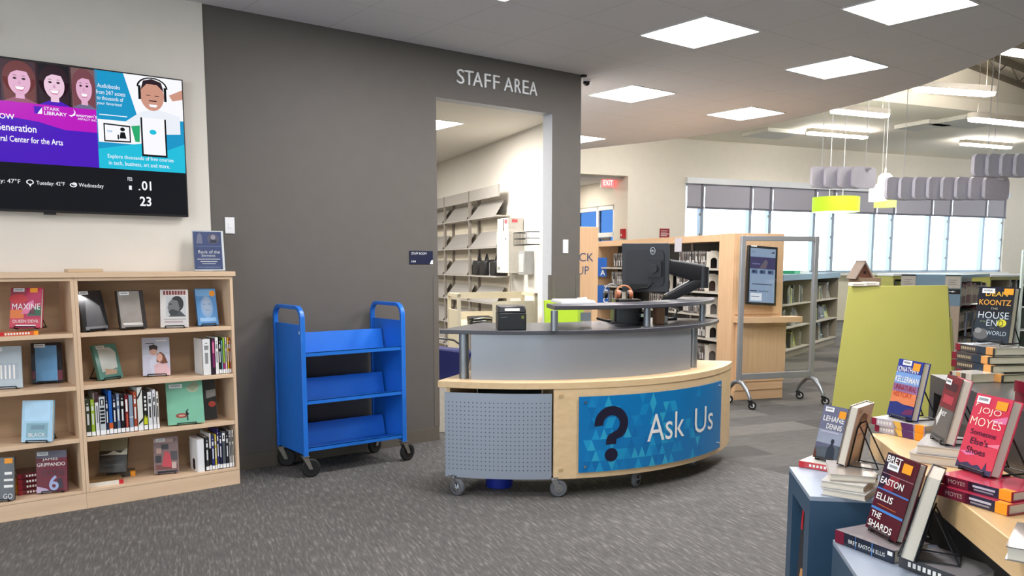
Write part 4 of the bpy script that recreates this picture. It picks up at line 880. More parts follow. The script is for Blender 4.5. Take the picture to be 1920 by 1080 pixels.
t = thing('receipt_printer', 'black cube receipt printer at the left of the desk counter', 'printer', (3.155, 4.02, 1.001), (0, 0, R(-32)))
g = MB(); g.box((-.085, -.09, 0), (.085, .09, .105), BLACK); g.hexa([(-.085, -.09, .105), (.085, -.09, .105), (.085, .09, .105), (-.085, .09, .105)], [(-.08, -.075, .145), (.08, -.075, .145), (.083, .088, .148), (-.083, .088, .148)], mat((34, 34, 38), .3)); g.obj('body', t, bevel=.006)
g = MB(); g.hexa([(-.045, -.0875, .118), (.045, -.0875, .118), (.045, -.0855, .117), (-.045, -.0855, .117)], [(-.045, -.083, .132), (.045, -.083, .132), (.045, -.081, .131), (-.045, -.081, .131)], PAPER); g.obj('paper_slip', t)
g = MB(); g.box((.055, -.092, .07), (.07, -.09, .088), mat((120, 130, 50), .5)); g.box((-.07, -.092, .078), (-.03, -.0905, .081), mat((120, 120, 124), .5)); g.obj('badge', t)

t = thing('sanitizer_bottle', 'clear pump bottle of hand sanitizer on the desk counter', 'bottle', (3.735, 3.98, 1.001), (0, 0, R(-30)))
GEL = glass((.84, .87, .90), name='clear_gel')
g = MB(); g.prism(rrect(-.042, -.026, .042, .026, .012), 0, .11, GEL); g.prism(rrect(-.018, -.014, .018, .014, .01), .11, .122, GEL); g.obj('bottle_body', t)
g = MB(); g.cyl((0, 0, .122), (0, 0, .145), .012, WHITE); g.cyl((0, 0, .145), (0, 0, .17), .005, WHITE); g.box((-.012, -.01, .17), (.012, .01, .182), WHITE); g.box((-.05, -.006, .172), (-.01, .006, .18), WHITE); g.obj('pump', t)
g = MB(); g.box((-.034, -.0275, .03), (.034, -.0265, .085), mat((226, 230, 234), .4)); g.obj('label', t)
g = MB(); g.box((0, 0, 0), (.22, .30, .012), WHITE, Matrix.Rotation(R(-28), 4, 'Z')); g.box((.004, .004, .012), (.216, .296, .02), PAPER, Matrix.Rotation(R(-28), 4, 'Z'))
tag(g.obj('binder', None, (3.49, 3.93, 1.149)), 'white binder lying on the left end of the raised counter', 'binder')
t = thing('label_printer', 'bulky black desktop printer behind the raised counter', 'printer', (4.125, 3.985, 1.001), (0, 0, R(-35)))
g = MB(); g.box((-.12, -.11, .0), (.12, .13, .012), BLACK); g.prism(rrect(-.095, -.10, .095, .10, .03), .012, .125, BLACK); g.obj('body', t)
g = MB(); g.prism(rrect(-.085, -.09, .085, .09, .03), .125, .16, mat((14, 14, 16), .25)); g.obj('lid', t)
g = MB(); g.tube([(-.11, -.05, .012), (-.16, -.06, .02), (-.2, -.02, .03), (-.17, .05, .02)], .008, BLACK); g.obj('cable', t)
t = thing('headphones', 'orange and black headphones resting on the black printer', 'headphones', (4.10, 3.985, 1.163), (0, 0, R(-30)))
g = MB(); g.tube([(-.055 * math.cos(PI * i / 12), 0, .035 + .055 * math.sin(PI * i / 12)) for i in range(13)], .006, mat((196, 128, 84), .4)); g.obj('headband', t)
for s in (-1, 1):
    g = MB(); g.cyl((s * .055, 0, .032), (s * .03, 0, .030), .03, mat((168, 98, 66), .4), 18); g.cyl((s * .03, 0, .03), (s * .02, 0, .03), .028, BLACK, 18); g.obj('ear_cup', t)
t = thing('headset', 'grey wire-banded headset standing behind the orange headphones', 'headphones', (4.05, 4.055, 1.163), (0, 0, R(-30)))
g = MB(); g.tube([(-.05 * math.cos(PI * i / 12), 0, .04 + .06 * math.sin(PI * i / 12)) for i in range(13)], .004, mat((170, 172, 176), .3, .6)); g.obj('headband', t)
for s in (-1, 1):
    g = MB(); g.cyl((s * .05, 0, .033), (s * .03, 0, .032), .03, BLACK, 18); g.obj('ear_cup', t)
t = thing('card_reader', 'small black card reader with a lit display on the counter', 'card reader', (4.16, 3.88, 1.001), (R(14), 0, R(-20)))
g = MB(); g.box((-.035, -.03, 0), (.035, .03, .085), BLACK); g.obj('body', t, bevel=.005)
g = MB(); g.box((-.024, -.032, .055), (.024, -.0302, .076), screen((170, 190, 170), .5)); g.obj('display', t)
g = MB(); g.box((-.03, -.03, 0), (.03, .03, .11), mat((150, 112, 84), .7)); tag(g.obj('cardboard_box', None, (4.20, 3.76, 1.001), (0, 0, R(-20)), bevel=.003), 'small brown cardboard box by the middle riser post', 'box')
g = MB(); g.box((-.03, -.025, 0), (.03, .025, .05), WHITE); tag(g.obj('note_pad', None, (4.28, 3.80, 1.001), (0, 0, R(-20)), bevel=.003), 'small white pad block beside the brown box on the desk', 'note pad')
# monitor, seen from behind, on a jointed arm
ARM = mat((30, 31, 34), .42, 0, .04, name='arm_black')
B0 = Vector((4.56, 4.02, 1.001))
t = thing('monitor_mount', 'black jointed monitor arm clamped to the desk, elbow bending to the right', 'monitor mount', B0)
Lp = lambda px, py, d: at(px, py, d) - B0
g = MB(); g.box((-.06, -.06, 0), (.06, .06, .015), ARM); g.cyl((0, 0, .015), (0, 0, .16), .022, ARM, 18); g.cyl((0, 0, .10), (0, 0, .15), .03, ARM, 18); g.obj('base_post', t)
def limb(a, b, w0, w1, h0, h1):
    a = Vector(a); b = Vector(b); d = (b - a).normalized(); sd = d.cross(Vector((0, 0, 1))).normalized(); up = sd.cross(d)
    g = MB(); n = 16; vs = []
    for k, (p, ww, hh) in enumerate(((a, w0, h0), (a.lerp(b, .5), (w0 + w1) / 2, (h0 + h1) / 2 * 1.05), (b, w1, h1))):
        for i in range(n):
            c, s = math.cos(2 * PI * i / n), math.sin(2 * PI * i / n); e = .5
            vs.append(p + sd * ww * math.copysign(abs(c) ** e, c) + up * hh * math.copysign(abs(s) ** e, s))
    g.add(vs, [(k * n + j, k * n + (j + 1) % n, k * n + n + (j + 1) % n, k * n + n + j) for k in range(2) for j in range(n)], ARM, True)
    g.add(vs, [tuple(range(n - 1, -1, -1)), tuple(range(2 * n, 3 * n))], ARM)
    return g
DA = 6.05
EL = Lp(1318, 519, DA); MT = Lp(1252, 499, 5.95); LO = Vector((0, 0, .15))
g = limb(LO, EL - Vector((0, 0, .02)), .028, .032, .032, .042); g.obj('lower_arm', t)
g = MB(); g.cyl(EL - Vector((0, 0, .08)), EL + Vector((0, 0, .07)), .042, ARM, 20); g.obj('elbow', t)
g = limb(EL + Vector((0, 0, .02)), MT, .030, .028, .066, .050); g.obj('upper_arm', t)
HD_ = Lp(1222, 497, 5.86)
g = MB(); g.cyl(MT - Vector((0, 0, .04)), MT + Vector((0, 0, .045)), .024, ARM, 16); g.cyl(MT, HD_, .018, ARM, 12); g.obj('tilt_head', t)
g = MB()
for i in range(4): g.tube([LO + Vector((.02, -.02, -.05)), Vector((.09 + .012 * i, -.03, .12 - .02 * i)), Vector((.10, -.02, .05)), Vector((.07 + .01 * i, 0, .006))], .004, mat((170, 172, 174), .4) if i % 2 else BLACK, 6)
g.obj('cables', t)
MC = at(1210, 502, 5.82)
t = thing('monitor', 'black computer monitor seen from behind with a round logo, above the desk', 'monitor', MC, (R(4), 0, R(-60)))
mw, mh = .165, .168
g = MB(); g.box((-mw, -.006, -mh), (mw, .012, mh), mat((40, 41, 44), .4, 0, .04, 8)); g.prism(rrect(-mw * .8, -mh * .75, mw * .8, mh * .72, .03), .0, .014, mat((34, 35, 38), .45), Matrix.Translation((0, -.006, 0)) @ Matrix.Rotation(PI / 2, 4, 'X')); g.obj('housing', t, bevel=.004)
g = MB(); g.box((-mw + .006, .012, -mh + .006), (mw - .006, .0128, mh - .006), screen((190, 205, 225), .5)); g.obj('screen', t)
fn = planar((-mw, -.0205, -mh), (2 * mw, 0, 0), (0, 0, 2 * mh))
g = MB()
g.art([('E', .67, .85, .055, .075, mat((190, 192, 196), .3, .5), 1), ('E', .67, .85, .046, .064, mat((44, 45, 48), .4), 2), ('T', 'DELL', .67, .85, .075, .034, mat((215, 216, 220), .3, .4), 3)], fn, .0006); g.obj('logo', t)
g = MB(); g.box((.02, -.055, -.06), (.12, -.02, .05), ARM); g.cyl((.07, -.09, 0), (.07, -.05, 0), .03, ARM, 16); g.obj('mount_plate', t)
g = MB(); g.tube([(.06, -.02, -.1), (.02, -.03, -.135), (-.03, -.025, -.14), (-.06, -.022, -.15)], .006, BLACK); g.box((-.1, -.022, -.15), (.02, -.018, -.11), mat((20, 20, 22), .6)); g.obj('cables', t)
# lime panel leaning at the pier
g = MB(); g.box((-.21, -.012, 0), (.21, .012, 1.09), LIMEB); tag(g.obj('lime_board', None, (4.83, 5.36, .001), (R(-3), 0, R(-3)), bevel=.004), 'lime green board standing behind the desk against the grey pier', 'board')

# ================================================================== STAFF ROOM
SA = R(16.6); S0 = (5.05, 5.65)      # wall line start; local x runs along the wall away from the viewer, local y out of the room
SROT = (0, 0, PI / 2 - SA)
def SP(t_, v, z): return Vector((S0[0] + t_ * math.sin(SA) - v * math.cos(SA), S0[1] + t_ * math.cos(SA) + v * math.sin(SA), z))
STW = mat((244, 239, 230), .75, 0, .01, 4, name='staff_wall')
m = MB(); m.hexa([SP(.0, -.12, 0), SP(8.5, -.12, 0), SP(8.5, 0, 0), SP(.0, 0, 0)], [SP(.0, -.12, 2.72), SP(8.5, -.12, 2.72), SP(8.5, 0, 2.72), SP(.0, 0, 2.72)], STW); struct(m, 'wall_staff_right')
m = MB(); m.hexa([SP(6.5, 0, 0), SP(6.62, 0, 0), SP(6.62, 7, 0), SP(6.5, 7, 0)], [SP(6.5, 0, 2.72), SP(6.62, 0, 2.72), SP(6.62, 7, 2.72), SP(6.5, 7, 2.72)], STW); struct(m, 'wall_staff_far')
m = MB(); e0 = SP(8.5, 0, 0); m.prism([(-4.8, WY + .125), (5.05, WY + .125), (e0.x, e0.y), (-4.8, 14.5)], 2.70, 2.85, mat((238, 233, 224), .85, 0, .01, 3)); struct(m, 'ceiling_staff')
STG = lamp((255, 250, 242), 58.0, 'staff_panel_glow')
for x, y, lb in ((4.30, 6.85, 'lit ceiling panel cut by the left jamb of the staff opening'), (4.1, 9.2, 'ceiling panel deeper in the staff room'), (2.4, 7.0, 'ceiling panel hidden behind the grey wall'), (2.4, 9.5, 'ceiling panel hidden deep in the staff room')):
    t = thing('ceiling_light', lb, 'ceiling light', (x, y, 2.70), (0, 0, 0), 'staff room ceiling panels')
    f = MB(); f.box((-.31, -.31, -.006), (.31, -.29, 0), WHITE); f.box((-.31, .29, -.006), (.31, .31, 0), WHITE); f.box((-.31, -.29, -.006), (-.29, .29, 0), WHITE); f.box((.29, -.29, -.006), (.31, .29, 0), WHITE); f.obj('frame', t)
    d = MB(); d.add([(-.29, -.29, -.002), (.29, -.29, -.002), (.29, .29, -.002), (-.29, .29, -.002)], [(0, 3, 2, 1)], STG); d.obj('diffuser', t)
SHG = mat((178, 173, 167), .5, 0, .03, name='shelving_enamel'); UPG = mat((150, 142, 134), .45, .1, .03, name='upright_enamel'); PLT = mat((158, 154, 150), .5, 0, .03)
SZ = (1.899, 1.575, 1.269, .982, .69, .40)
for b in range(3):
    x0 = 1.31 + .955 * b
    t = thing('steel_shelving', ('cantilever steel shelving bay nearest the staff opening', 'middle bay of steel shelving in the staff room', 'far bay of steel shelving in the staff room')[b], 'shelving', SP(x0, 0, 0), SROT, 'steel shelving in the staff room')
    for k, xx in enumerate((0.0, .955)):
        if k == 0 or b == 2:
            g = MB(); g.box((xx - .022, .115, 0), (xx + .022, .14, 2.21), SHG if (b == 0 and k == 0) else UPG)
            if b: g.box((xx - .018, .003, 0), (xx + .018, .03, 2.21), UPG); g.obj('upright', t)
    g = MB(); g.box((.022, .117, 2.09), (.933, .138, 2.21), SHG); g.obj('top_rail', t)
    g = MB(); g.box((.018, .004, .1), (.933, .008, 1.93), mat((236, 226, 206), .6)); g.obj('back_panel', t)
    for z in SZ + (.14,):
        g = MB(); g.box((.023, .01, z - .016), (.932, .16, z), SHG); g.obj('shelf', t)
        if z == .14 or (b == 0 and abs(z - 1.269) < .01): continue
        g = MB()
        g.hexa([(.05, .150, z + .002), (.90, .150, z + .002), (.90, .153, z + .002), (.05, .153, z + .002)], [(.10, .03, z + .17), (.84, .03, z + .17), (.84, .033, z + .17), (.10, .033, z + .17)], PLT)
        g.obj('display_plate', t)
for i in range(3):
    t = thing('tote_bag', 'black bag on the staff room shelf, %s' % ('nearest the shelf end', 'middle of three', 'farthest of three')[i], 'bag', SP((1.47, 1.79, 2.03)[i], .095, 1.270), SROT, 'black bags on the staff shelf')
    g = MB(); g.hexa([(-.1, -.06, 0), (.1, -.06, 0), (.1, .06, 0), (-.1, .06, 0)], [(-.11, -.05, .15 + .02 * (i % 2)), (.10, -.05, .17), (.10, .055, .155), (-.11, .055, .165)], mat((24, 24, 26), .5, 0, .2, 20)); g.obj('bag_body', t, bevel=.02)
    g = MB(); g.tube([(-.05, 0, .15), (-.04, .01, .21), (0, .0, .225), (.04, -.01, .21), (.05, 0, .15)], .01, BLACK); g.obj('handle', t)
g = MB(); g.cyl((0, 0, 0), (0, 0, .14), .035, mat((196, 196, 200), .25, .5), 16); g.cyl((0, 0, .14), (0, 0, .17), .022, BLACK, 12); tag(g.obj('flask', None, SP(1.62, .095, 1.270)), 'silver flask among the black bags on the staff shelf', 'flask')
pbag = at(840, 690, 7.0)
t = thing('tote_bag', 'navy blue bag on a low box in the staff room beside the desk', 'bag', (pbag.x, pbag.y, .42), (0, 0, R(-35)))
g = MB(); g.hexa([(-.15, -.08, 0), (.15, -.08, .03), (.15, .08, .03), (-.15, .08, 0)], [(-.21, -.10, .30), (.2, -.1, .25), (.2, .1, .25), (-.21, .1, .30)], mat((22, 30, 92), .55, 0, .1, 10)); g.obj('bag_body', t, bevel=.02)
g = MB(); g.tube([(-.19, 0, .30), (-.1, 0, .36), (.05, 0, .34), (.18, 0, .25)], .008, BLACK); g.obj('strap', t)
g = MB(); g.box((-.25, -.15, 0), (.25, .15, .418), mat((210, 204, 190), .6)); tag(g.obj('storage_box', None, (pbag.x, pbag.y, .001), (0, 0, R(-35)), bevel=.004), 'beige low box under the navy bag in the staff room', 'box')
# wall cabinet, box on it, basket, dispenser
g = MB(); g.box((.0, .001, 0), (.33, .17, .42), mat((230, 226, 216), .5)); g.box((.24, .17, .03), (.31, .172, .06), mat((150, 150, 146), .5)); g.box((.06, .17, .33), (.07, .175, .35), BLACK)
tag(g.obj('wall_cabinet', None, SP(.95, 0, 1.305), SROT, bevel=.003), 'white metal cabinet on the staff room wall', 'cabinet')
t = thing('supply_box', 'carton with a red label standing on the white wall cabinet', 'box', SP(.96, .01, 1.726), SROT)
g = MB(); g.box((0, 0, 0), (.30, .16, .125), mat((214, 210, 202), .6)); g.obj('carton', t)
g = MB(); g.box((.02, .16, .07), (.10, .1615, .11), mat((226, 96, 106), .5)); g.box((.12, .16, .0), (.14, .1612, .12), mat((90, 50, 56), .5)); g.box((-.0015, .06, .08), (0, .12, .11), mat((226, 96, 106), .5)); g.obj('red_label', t)
g = MB(); n = 6
for z in (0, .06, .12): g.tube([(0, .0, z), (0, .12, z), (.36, .12, z), (.36, .0, z)], .004, BLACKM, 6)
for i in range(13): g.cyl((.03 * i, .12, 0), (.03 * i, .12, .12), .0025, BLACKM, 6)
for i in range(7): g.tube([(.06 * i, .0, 0), (.06 * i, .12, 0)], .0025, BLACKM, 6)
tag(g.obj('wire_basket', None, SP(.56, .004, 1.58), SROT), 'black wire basket fixed on the staff room wall beside the cabinet', 'basket')
g = MB(); g.box((0, .001, 0), (.16, .10, .23), mat((176, 178, 178), .45, .2)); g.box((.02, .1, .02), (.14, .104, .2), mat((196, 198, 198), .45)); tag(g.obj('towel_dispenser', None, SP(.70, 0, 1.29), SROT, bevel=.006), 'small grey dispenser on the staff wall below the wire basket', 'dispenser')
# cream cart
t = thing('cream_cart', 'cream metal cart with a sloped shelf in the staff room', 'cart', (4.66, 6.22, 0), (0, 0, R(-22)))
CRM = mat((214, 204, 178), .45, 0, .02, name='cream_enamel')
for s, nm in ((-1, 'end_panel'), (1, 'end_panel')):
    g = MB(); x = s * .36; g.box((x - .015, -.22, .1), (x + .015, -.19, 1.13), CRM); g.box((x - .015, .19, .1), (x + .015, .22, 1.13), CRM); g.box((x - .015, -.22, 1.10), (x + .015, .22, 1.13), CRM); g.box((x - .01, -.19, .15), (x + .01, .19, .98), CRM); g.obj(nm, t)
g = MB(); g.box((-.345, .19, 1.07), (.345, .205, 1.13), CRM); g.box((-.345, .19, .86), (.345, .20, .95), CRM); g.box((-.345, -.2, .80), (.345, -.19, .84), CRM); g.hexa([(-.345, -.19, .80), (.345, -.19, .80), (.345, .19, .86), (-.345, .19, .86)], [(-.345, -.19, .815), (.345, -.19, .815), (.345, .19, .875), (-.345, .19, .875)], CRM); g.obj('sloped_shelf', t)
g = MB(); g.box((-.345, -.2, .30), (.345, .2, .32), CRM); g.obj('lower_shelf', t)
g = MB(); g.box((-.05, -.206, .81), (.345, -.2, 1.06), CRM); g.obj('side_plate', t)
for x in (-.33, .33):
    for y in (-.18, .18): caster(t, x, y, .11, .045, .025, 40, STEEL, RUBBER, STEEL)
for i in range(3):
    g = MB(); g.box((-.11, -.05, 0), (.11, .05, .022), mat((52, 52, 54), .3, .3)); g.tube([(-.09, -.052, .012), (0, -.06, .02), (.09, -.052, .012)], .006, CHROME, 6)
    tag(g.obj('hand_scanner', None, Vector((4.50, 6.19, .842 + .026 * i)), (R(6), 0, R(-22 + 6 * i)), bevel=.004), 'black and chrome device on the cream cart, %s of three' % ('lowest', 'middle', 'topmost')[i], 'device', 'devices stacked on the cream cart')

# ================================================================== MEDIA BOOKCASE AND KIOSK (turned 20 degrees)
KA = R(20); K0 = (7.02, 5.26)
KROT = (0, 0, -KA)          # local x to the right along the kiosk face, local y away
def KP(u, v, z): return Vector((K0[0] + u * math.cos(KA) + v * math.sin(KA), K0[1] - u * math.sin(KA) + v * math.cos(KA), z))
t = thing('kiosk_cabinet', 'tall beech end cabinet with a slanted catalogue screen and ledge', 'cabinet', KP(0, 0, 0), KROT)
g = MB(); g.box((0, .06, .10), (.60, .33, 1.705), KIOW); g.obj('upper_case', t, bevel=.003)
g = MB(); g.box((.03, .05, .88), (.57, .0601, 1.66), KIOW); g.obj('face_panel', t)
g = MB(); g.box((.045, .0, .20), (.62, .0601, .80), KIOW); g.box((.09, -.006, .25), (.575, 0, .75), KIOW); g.obj('lower_panel', t, bevel=.002)
g = MB(); g.box((.05, -.004, .19), (.60, .0598, .20), KIOX); g.box((.02, .012, .0), (.61, .32, .0995), KIOX); g.box((.03, .004, .10), (.60, .0598, .19), KIOX); g.obj('plinth', t)
g = MB(); g.prism([(.02, .06), (.02, -.05), (.16, -.10), (.50, -.12), (.74, -.10), (.74, .06)], .80, .855, KIOX); g.obj('ledge', t, bevel=.003)
MK = Matrix.Translation((.305, .008, 1.275)) @ Matrix.Rotation(R(3.5), 4, 'Y') @ Matrix.Rotation(R(-5), 4, 'X')
scr = MB(); scr.box((-.175, -.012, -.30), (.175, .02, .30), BLACK, MK); so = scr.obj('screen_frame', t, bevel=.003)
fn0 = planar((-.15, -.0125, -.275), (.30, 0, 0), (0, 0, .55)); fk = lambda a, b, e: MK @ fn0(a, b, e)
KB = S((150, 172, 200), .8); KN = S((66, 62, 104), .8)
g = MB(); g.art([('R', 0, 0, 1, 1, KB, 1), ('R', 0, .62, 1, .84, KN, 2), ('R', .08, .7, .4, .72, S((120, 116, 170), .8), 3), ('P', [(.35, .63), (.6, .8), (.7, .76), (.62, .63)], S((110, 100, 110), .8), 3), ('R', .05, .925, .2, .935, S((90, 110, 140), .8), 2), ('P', [(.78, .92), (.95, .96), (.95, .92)], S((40, 44, 60), .8), 2)] + [('R', .06 + .32 * i, .53, .30 + .32 * i, .605, S((78, 100, 138), .8), 2) for i in range(3)] + [('R', .1 + .32 * i, .55, .2 + .32 * i, .585, S((30, 40, 70), .8), 3) for i in range(3)] + [('R', .1, .33, .9, .345, S((60, 70, 96), .8), 2), ('R', .03, .2, .3, .222, S((50, 58, 84), .8), 2), ('R', .36, .2, .76, .222, S((110, 130, 160), .8), 2), ('R', .05, .03, .5, .17, S((226, 232, 240), .9), 2), ('R', .08, .1, .4, .115, S((120, 130, 150), .8), 3)], fk, .0004); g.obj('display', so)
g = MB(); fw = planar((-.175, -.0125, .288), (.35, 0, 0), (0, 0, .012)); g.art([('R', .08, 0, .28, 1, WH, 1)], lambda a, b, e: MK @ fw(a, b, e), .0008); g.obj('sticker', so)

t = thing('media_bookcase', 'long beech bookcase of media cases behind the monitor', 'bookcase', KP(0, .332, 0), KROT)
LB = 3.10; DIN = mat((52, 50, 48), .7, 0, .05)
SHM = mat((190, 184, 172), .5, .1, .03, name='grey_steel_shelf')
g = MB(); g.box((0, 0, 1.628), (.60, LB, 1.70), KIOX); g.obj('top_board', t)
g = MB(); g.box((.30, 0, .08), (.32, LB, 1.628), DIN); g.obj('back_panel', t)
g = MB(); g.box((0, LB - .03, 0), (.60, LB, 1.628), KIOW); g.obj('end_panel', t)
g = MB(); g.box((.01, 0, 0), (.59, LB - .03, .08), KIOX); g.obj('plinth', t)
MZ = (1.345, 1.098, .849, .595, .34, .085)
for z in MZ:
    g = MB(); g.box((.004, .002, z - .02), (.30, LB - .031, z), SHM); g.obj('shelf', t)
for v in (1.03, 2.06):
    g = MB(); g.box((.28, v - .015, .08), (.30, v + .015, 1.628), UPG); g.obj('upright', t)
DV = [(44, 41, 40), (70, 64, 60), (104, 98, 92), (52, 45, 44), (128, 122, 118), (30, 28, 30), (84, 64, 60), (86, 82, 84)]
rows = {0: [(.28, .86), (2.02, 2.62)], 1: [(.30, .92), (1.30, 1.72), (2.2, 2.66)], 2: [(.26, .75), (.95, 1.55), (2.35, 2.75)], 3: [(.26, .60)], 4: [(.26, .8)]}
names_ = ('top shelf', 'second shelf', 'third shelf', 'fourth shelf', 'fifth shelf')
ndv = 0
protoD = {}
for r_, segs in rows.items():
    for si, (a, b) in enumerate(segs):
        v = a
        where = ('by the kiosk end', 'in the middle', 'at the far end')[si if len(segs) == 3 else (0 if si == 0 else 2)]
        while v < b - .016:
            c = random.choice(DV); k = random.choice((0, 0, 1)); wv = .0145
            key = (c, k)
            if key not in protoD:
                g = MB(); cm = mat(c, .25, 0, .08, 30, coat=.3)
                g.box((0, 0, 0), (.135, wv, .19), cm); g.box((-.0008, .002, .006), (0, wv - .002, .184), mat(tuple(min(255, x + 18) for x in c), .3))
                g.box((-.0014, .0035, .02 + .05 * k), (-.0008, wv - .0035, .09 + .04 * k), WH if sum(c) < 260 else BK); g.box((-.0014, .002, .16), (-.0008, wv - .002, .178), mat((150, 146, 142), .4))
                protoD[key] = g.obj('media_case'); o = protoD[key]
            else:
                o = protoD[key].copy(); col.objects.link(o)
            o.location = KP(.012 + random.uniform(0, .012), .332 + v, MZ[r_] + .001); o.rotation_euler = KROT
            tag(o, 'media case on the %s of the media bookcase, %s' % (names_[r_], where), 'media case', 'media cases on the %s %s' % (names_[r_], where))
            v += wv + random.choice((.0006, .0008, .003)); ndv += 1
ARCHM = mat((214, 208, 194), .5, 0, .02, name='cream_bookend')
def archend(p, lb, rot):
    g = MB(); outer = [(0, 0), (.15, 0), (.15, .15)] + [(.075 + .075 * math.cos(R(a)), .15 + .035 * math.sin(R(a))) for a in range(0, 181, 20)][1:]
    inner = [(.045, .0), (.045, .075)] + [(.08 - .035 * math.cos(R(a)), .08 + .035 * math.sin(R(a))) for a in range(0, 181, 30)] + [(.115, .0)]
    # plate made of a frame round an arched opening
    Mx = Matrix(((1, 0, 0, 0), (0, 0, -1, 0), (0, 1, 0, 0), (0, 0, 0, 1)))
    g.box((0, -.002, 0), (.045, .002, .17), ARCHM); g.box((.115, -.002, 0), (.15, .002, .17), ARCHM)
    n = 10
    for i in range(n):
        a0, a1 = PI - PI * i / n, PI - PI * (i + 1) / n
        p0 = (.08 + .035 * math.cos(a0), .08 + .035 * math.sin(a0)); p1 = (.08 + .035 * math.cos(a1), .08 + .035 * math.sin(a1))
        g.prism([p0, p1, (p1[0], .19), (p0[0], .19)], -.002, .002, ARCHM, Mx)
    g.box((.115, -.002, .17), (.15, .002, .18), ARCHM); g.box((0, -.002, .17), (.045, .002, .18), ARCHM)
    g.box((0, 0, 0), (.15, .10, .002), ARCHM)
    o = g.obj('bookend', None, p, rot); return tag(o, lb, 'bookend', 'cream arched bookends in the media bookcase')
for r_, segs in rows.items():
    for si, (a, b) in enumerate(segs):
        wh = ('nearest the kiosk', 'in the middle', 'at the far end')[si if len(segs) == 3 else (0 if si == 0 else 2)]
        archend(KP(.02, .332 + a - .006, MZ[r_] + .001), 'cream arched bookend on the %s of the media bookcase, %s' % (names_[r_], wh), (0, 0, -KA - R(18)))
for i, z in enumerate((1.215, .84)):
    t2 = thing('shelf_sign', ('blue shelf sign with a white letter A', 'blue shelf sign with a white letter C')[i], 'sign', KP(-.004, 3.33 - .10 * i, z), (0, 0, -KA - R(55)), 'blue letter signs on the media bookcase')
    g = MB(); g.box((-.11, -.004, 0), (.11, 0, .26), mat((20, 90, 176), .4)); g.obj('panel', t2)
    g = MB(); g.art([('T', 'AC'[i], .72, .22, .34, .28, WH, 1, .02)], planar((-.11, -.004, 0), (.22, 0, 0), (0, 0, .26)), .001); g.obj('letter', t2)
g = MB(); g.box((-.005, 0, 0), (-.003, .16, .155), mat((196, 194, 202), .7)); tag(g.obj('paper_notice', None, KP(0, 1.10, 1.53), KROT), 'blank white paper notice taped to the top of the media bookcase', 'notice')
t = thing('pickup_sign', 'beech end panel lettered PICK UP beside the grey wall', 'sign', (5.345, 5.957, 0), (0, 0, -KA))
g = MB(); g.box((-.04, -.03, .0), (.315, .03, 1.745), KIOW); g.obj('panel', t, bevel=.003)
g = MB(); LT = mat((34, 68, 110), .5); fnp = planar((-.45, -.0305, 0), (.765, 0, 0), (0, 0, 1.745))
g.art([('T', 'PICK', .785, .836, .30, .045, LT, 1, -.004), ('T', 'UP', .80, .764, .15, .045, LT, 1, -.004)], fnp, .002); g.obj('lettering', t)

# ================================================================== ROLLING CLEAR PARTITION
FA = R(20); F0 = Vector((6.79, 5.02, 0))
t = thing('rolling_partition', 'clear sheet in a grey metal frame on casters in front of the kiosk', 'partition', F0, (0, 0, -FA))
FRM = mat((150, 152, 154), .42, .4, .03, name='frame_grey'); FWd = .845
for x in (0, FWd):
    g = MB(); g.box((x - .024, -.017, .235), (x + .024, .017, 1.665), FRM); g.obj('post', t, bevel=.004)
g = MB(); g.box((.024, -.017, 1.617), (FWd - .024, .017, 1.665), FRM); g.obj('top_rail', t, bevel=.003)
g = MB(); g.box((.024, -.017, .26), (FWd - .024, .017, .32), FRM); g.obj('bottom_rail', t, bevel=.003)
g = MB(); g.box((.024, -.002, .32), (FWd - .024, .002, 1.617), CLEAR); g.obj('clear_sheet', t)
for x in (0, FWd):
    for s in (-1, 1):
        g = MB(); g.tube([(x, s * .01, .245), (x, s * .07, .235), (x, s * .15, .17), (x, s * .195, .115), (x, s * .20, .085)], [.022, .022, .019, .016, .012], ALU, 10); f = g.obj('foot', t)
        caster(t, x, s * .20, .09, .040, .034, -34, BLACK, RUBBER, WHITE)

# ================================================================== BLUE-TOPPED BOOKCASE BEYOND
b0, b1 = Vector((11.0, 7.2, 0)), Vector((13.6, 8.02, 0)); BL_ = (b1 - b0).length; BA = math.atan2(b1.y - b0.y, b1.x - b0.x)
SKY = mat((122, 152, 172), .5, 0, .02, name='dusty_blue'); TAUPE = mat((150, 142, 126), .6, 0, .03, name='taupe_steel')
t = thing('low_bookcase', 'low bookcase with a dusty blue top beyond the clear partition', 'bookcase', b0, (0, 0, BA))
g = MB(); g.box((-.6, -.02, 1.15), (BL_ + .02, .5, 1.235), SKY); g.obj('top_board', t)
g = MB(); g.box((-.58, .42, .1), (BL_, .46, 1.15), TAUPE); g.obj('back_panel', t)
for x in (-.58, .95, BL_ - .03):
    g = MB(); g.box((x, 0, .1), (x + .03, .42, 1.15), TAUPE); g.obj('side_panel', t)
for z in (.12, .46, .80):
    g = MB(); g.box((-.55, 0, z - .02), (BL_ - .03, .42, z), SHM); g.obj('shelf', t)
g = MB(); g.box((-.58, .02, 0), (BL_, .44, .1), TAUPE); g.obj('plinth', t)
LBM = Matrix.Translation(b0) @ Matrix.Rotation(BA, 4, 'Z')
pal = [(128, 124, 114), (86, 90, 94), (52, 54, 60), (150, 145, 134), (98, 90, 80), (168, 178, 96), (62, 80, 62), (166, 160, 150)]
pn = dict(zip(pal, ('stone grey', 'steel grey', 'charcoal', 'pale grey', 'brown', 'lime', 'dark green', 'cream')))
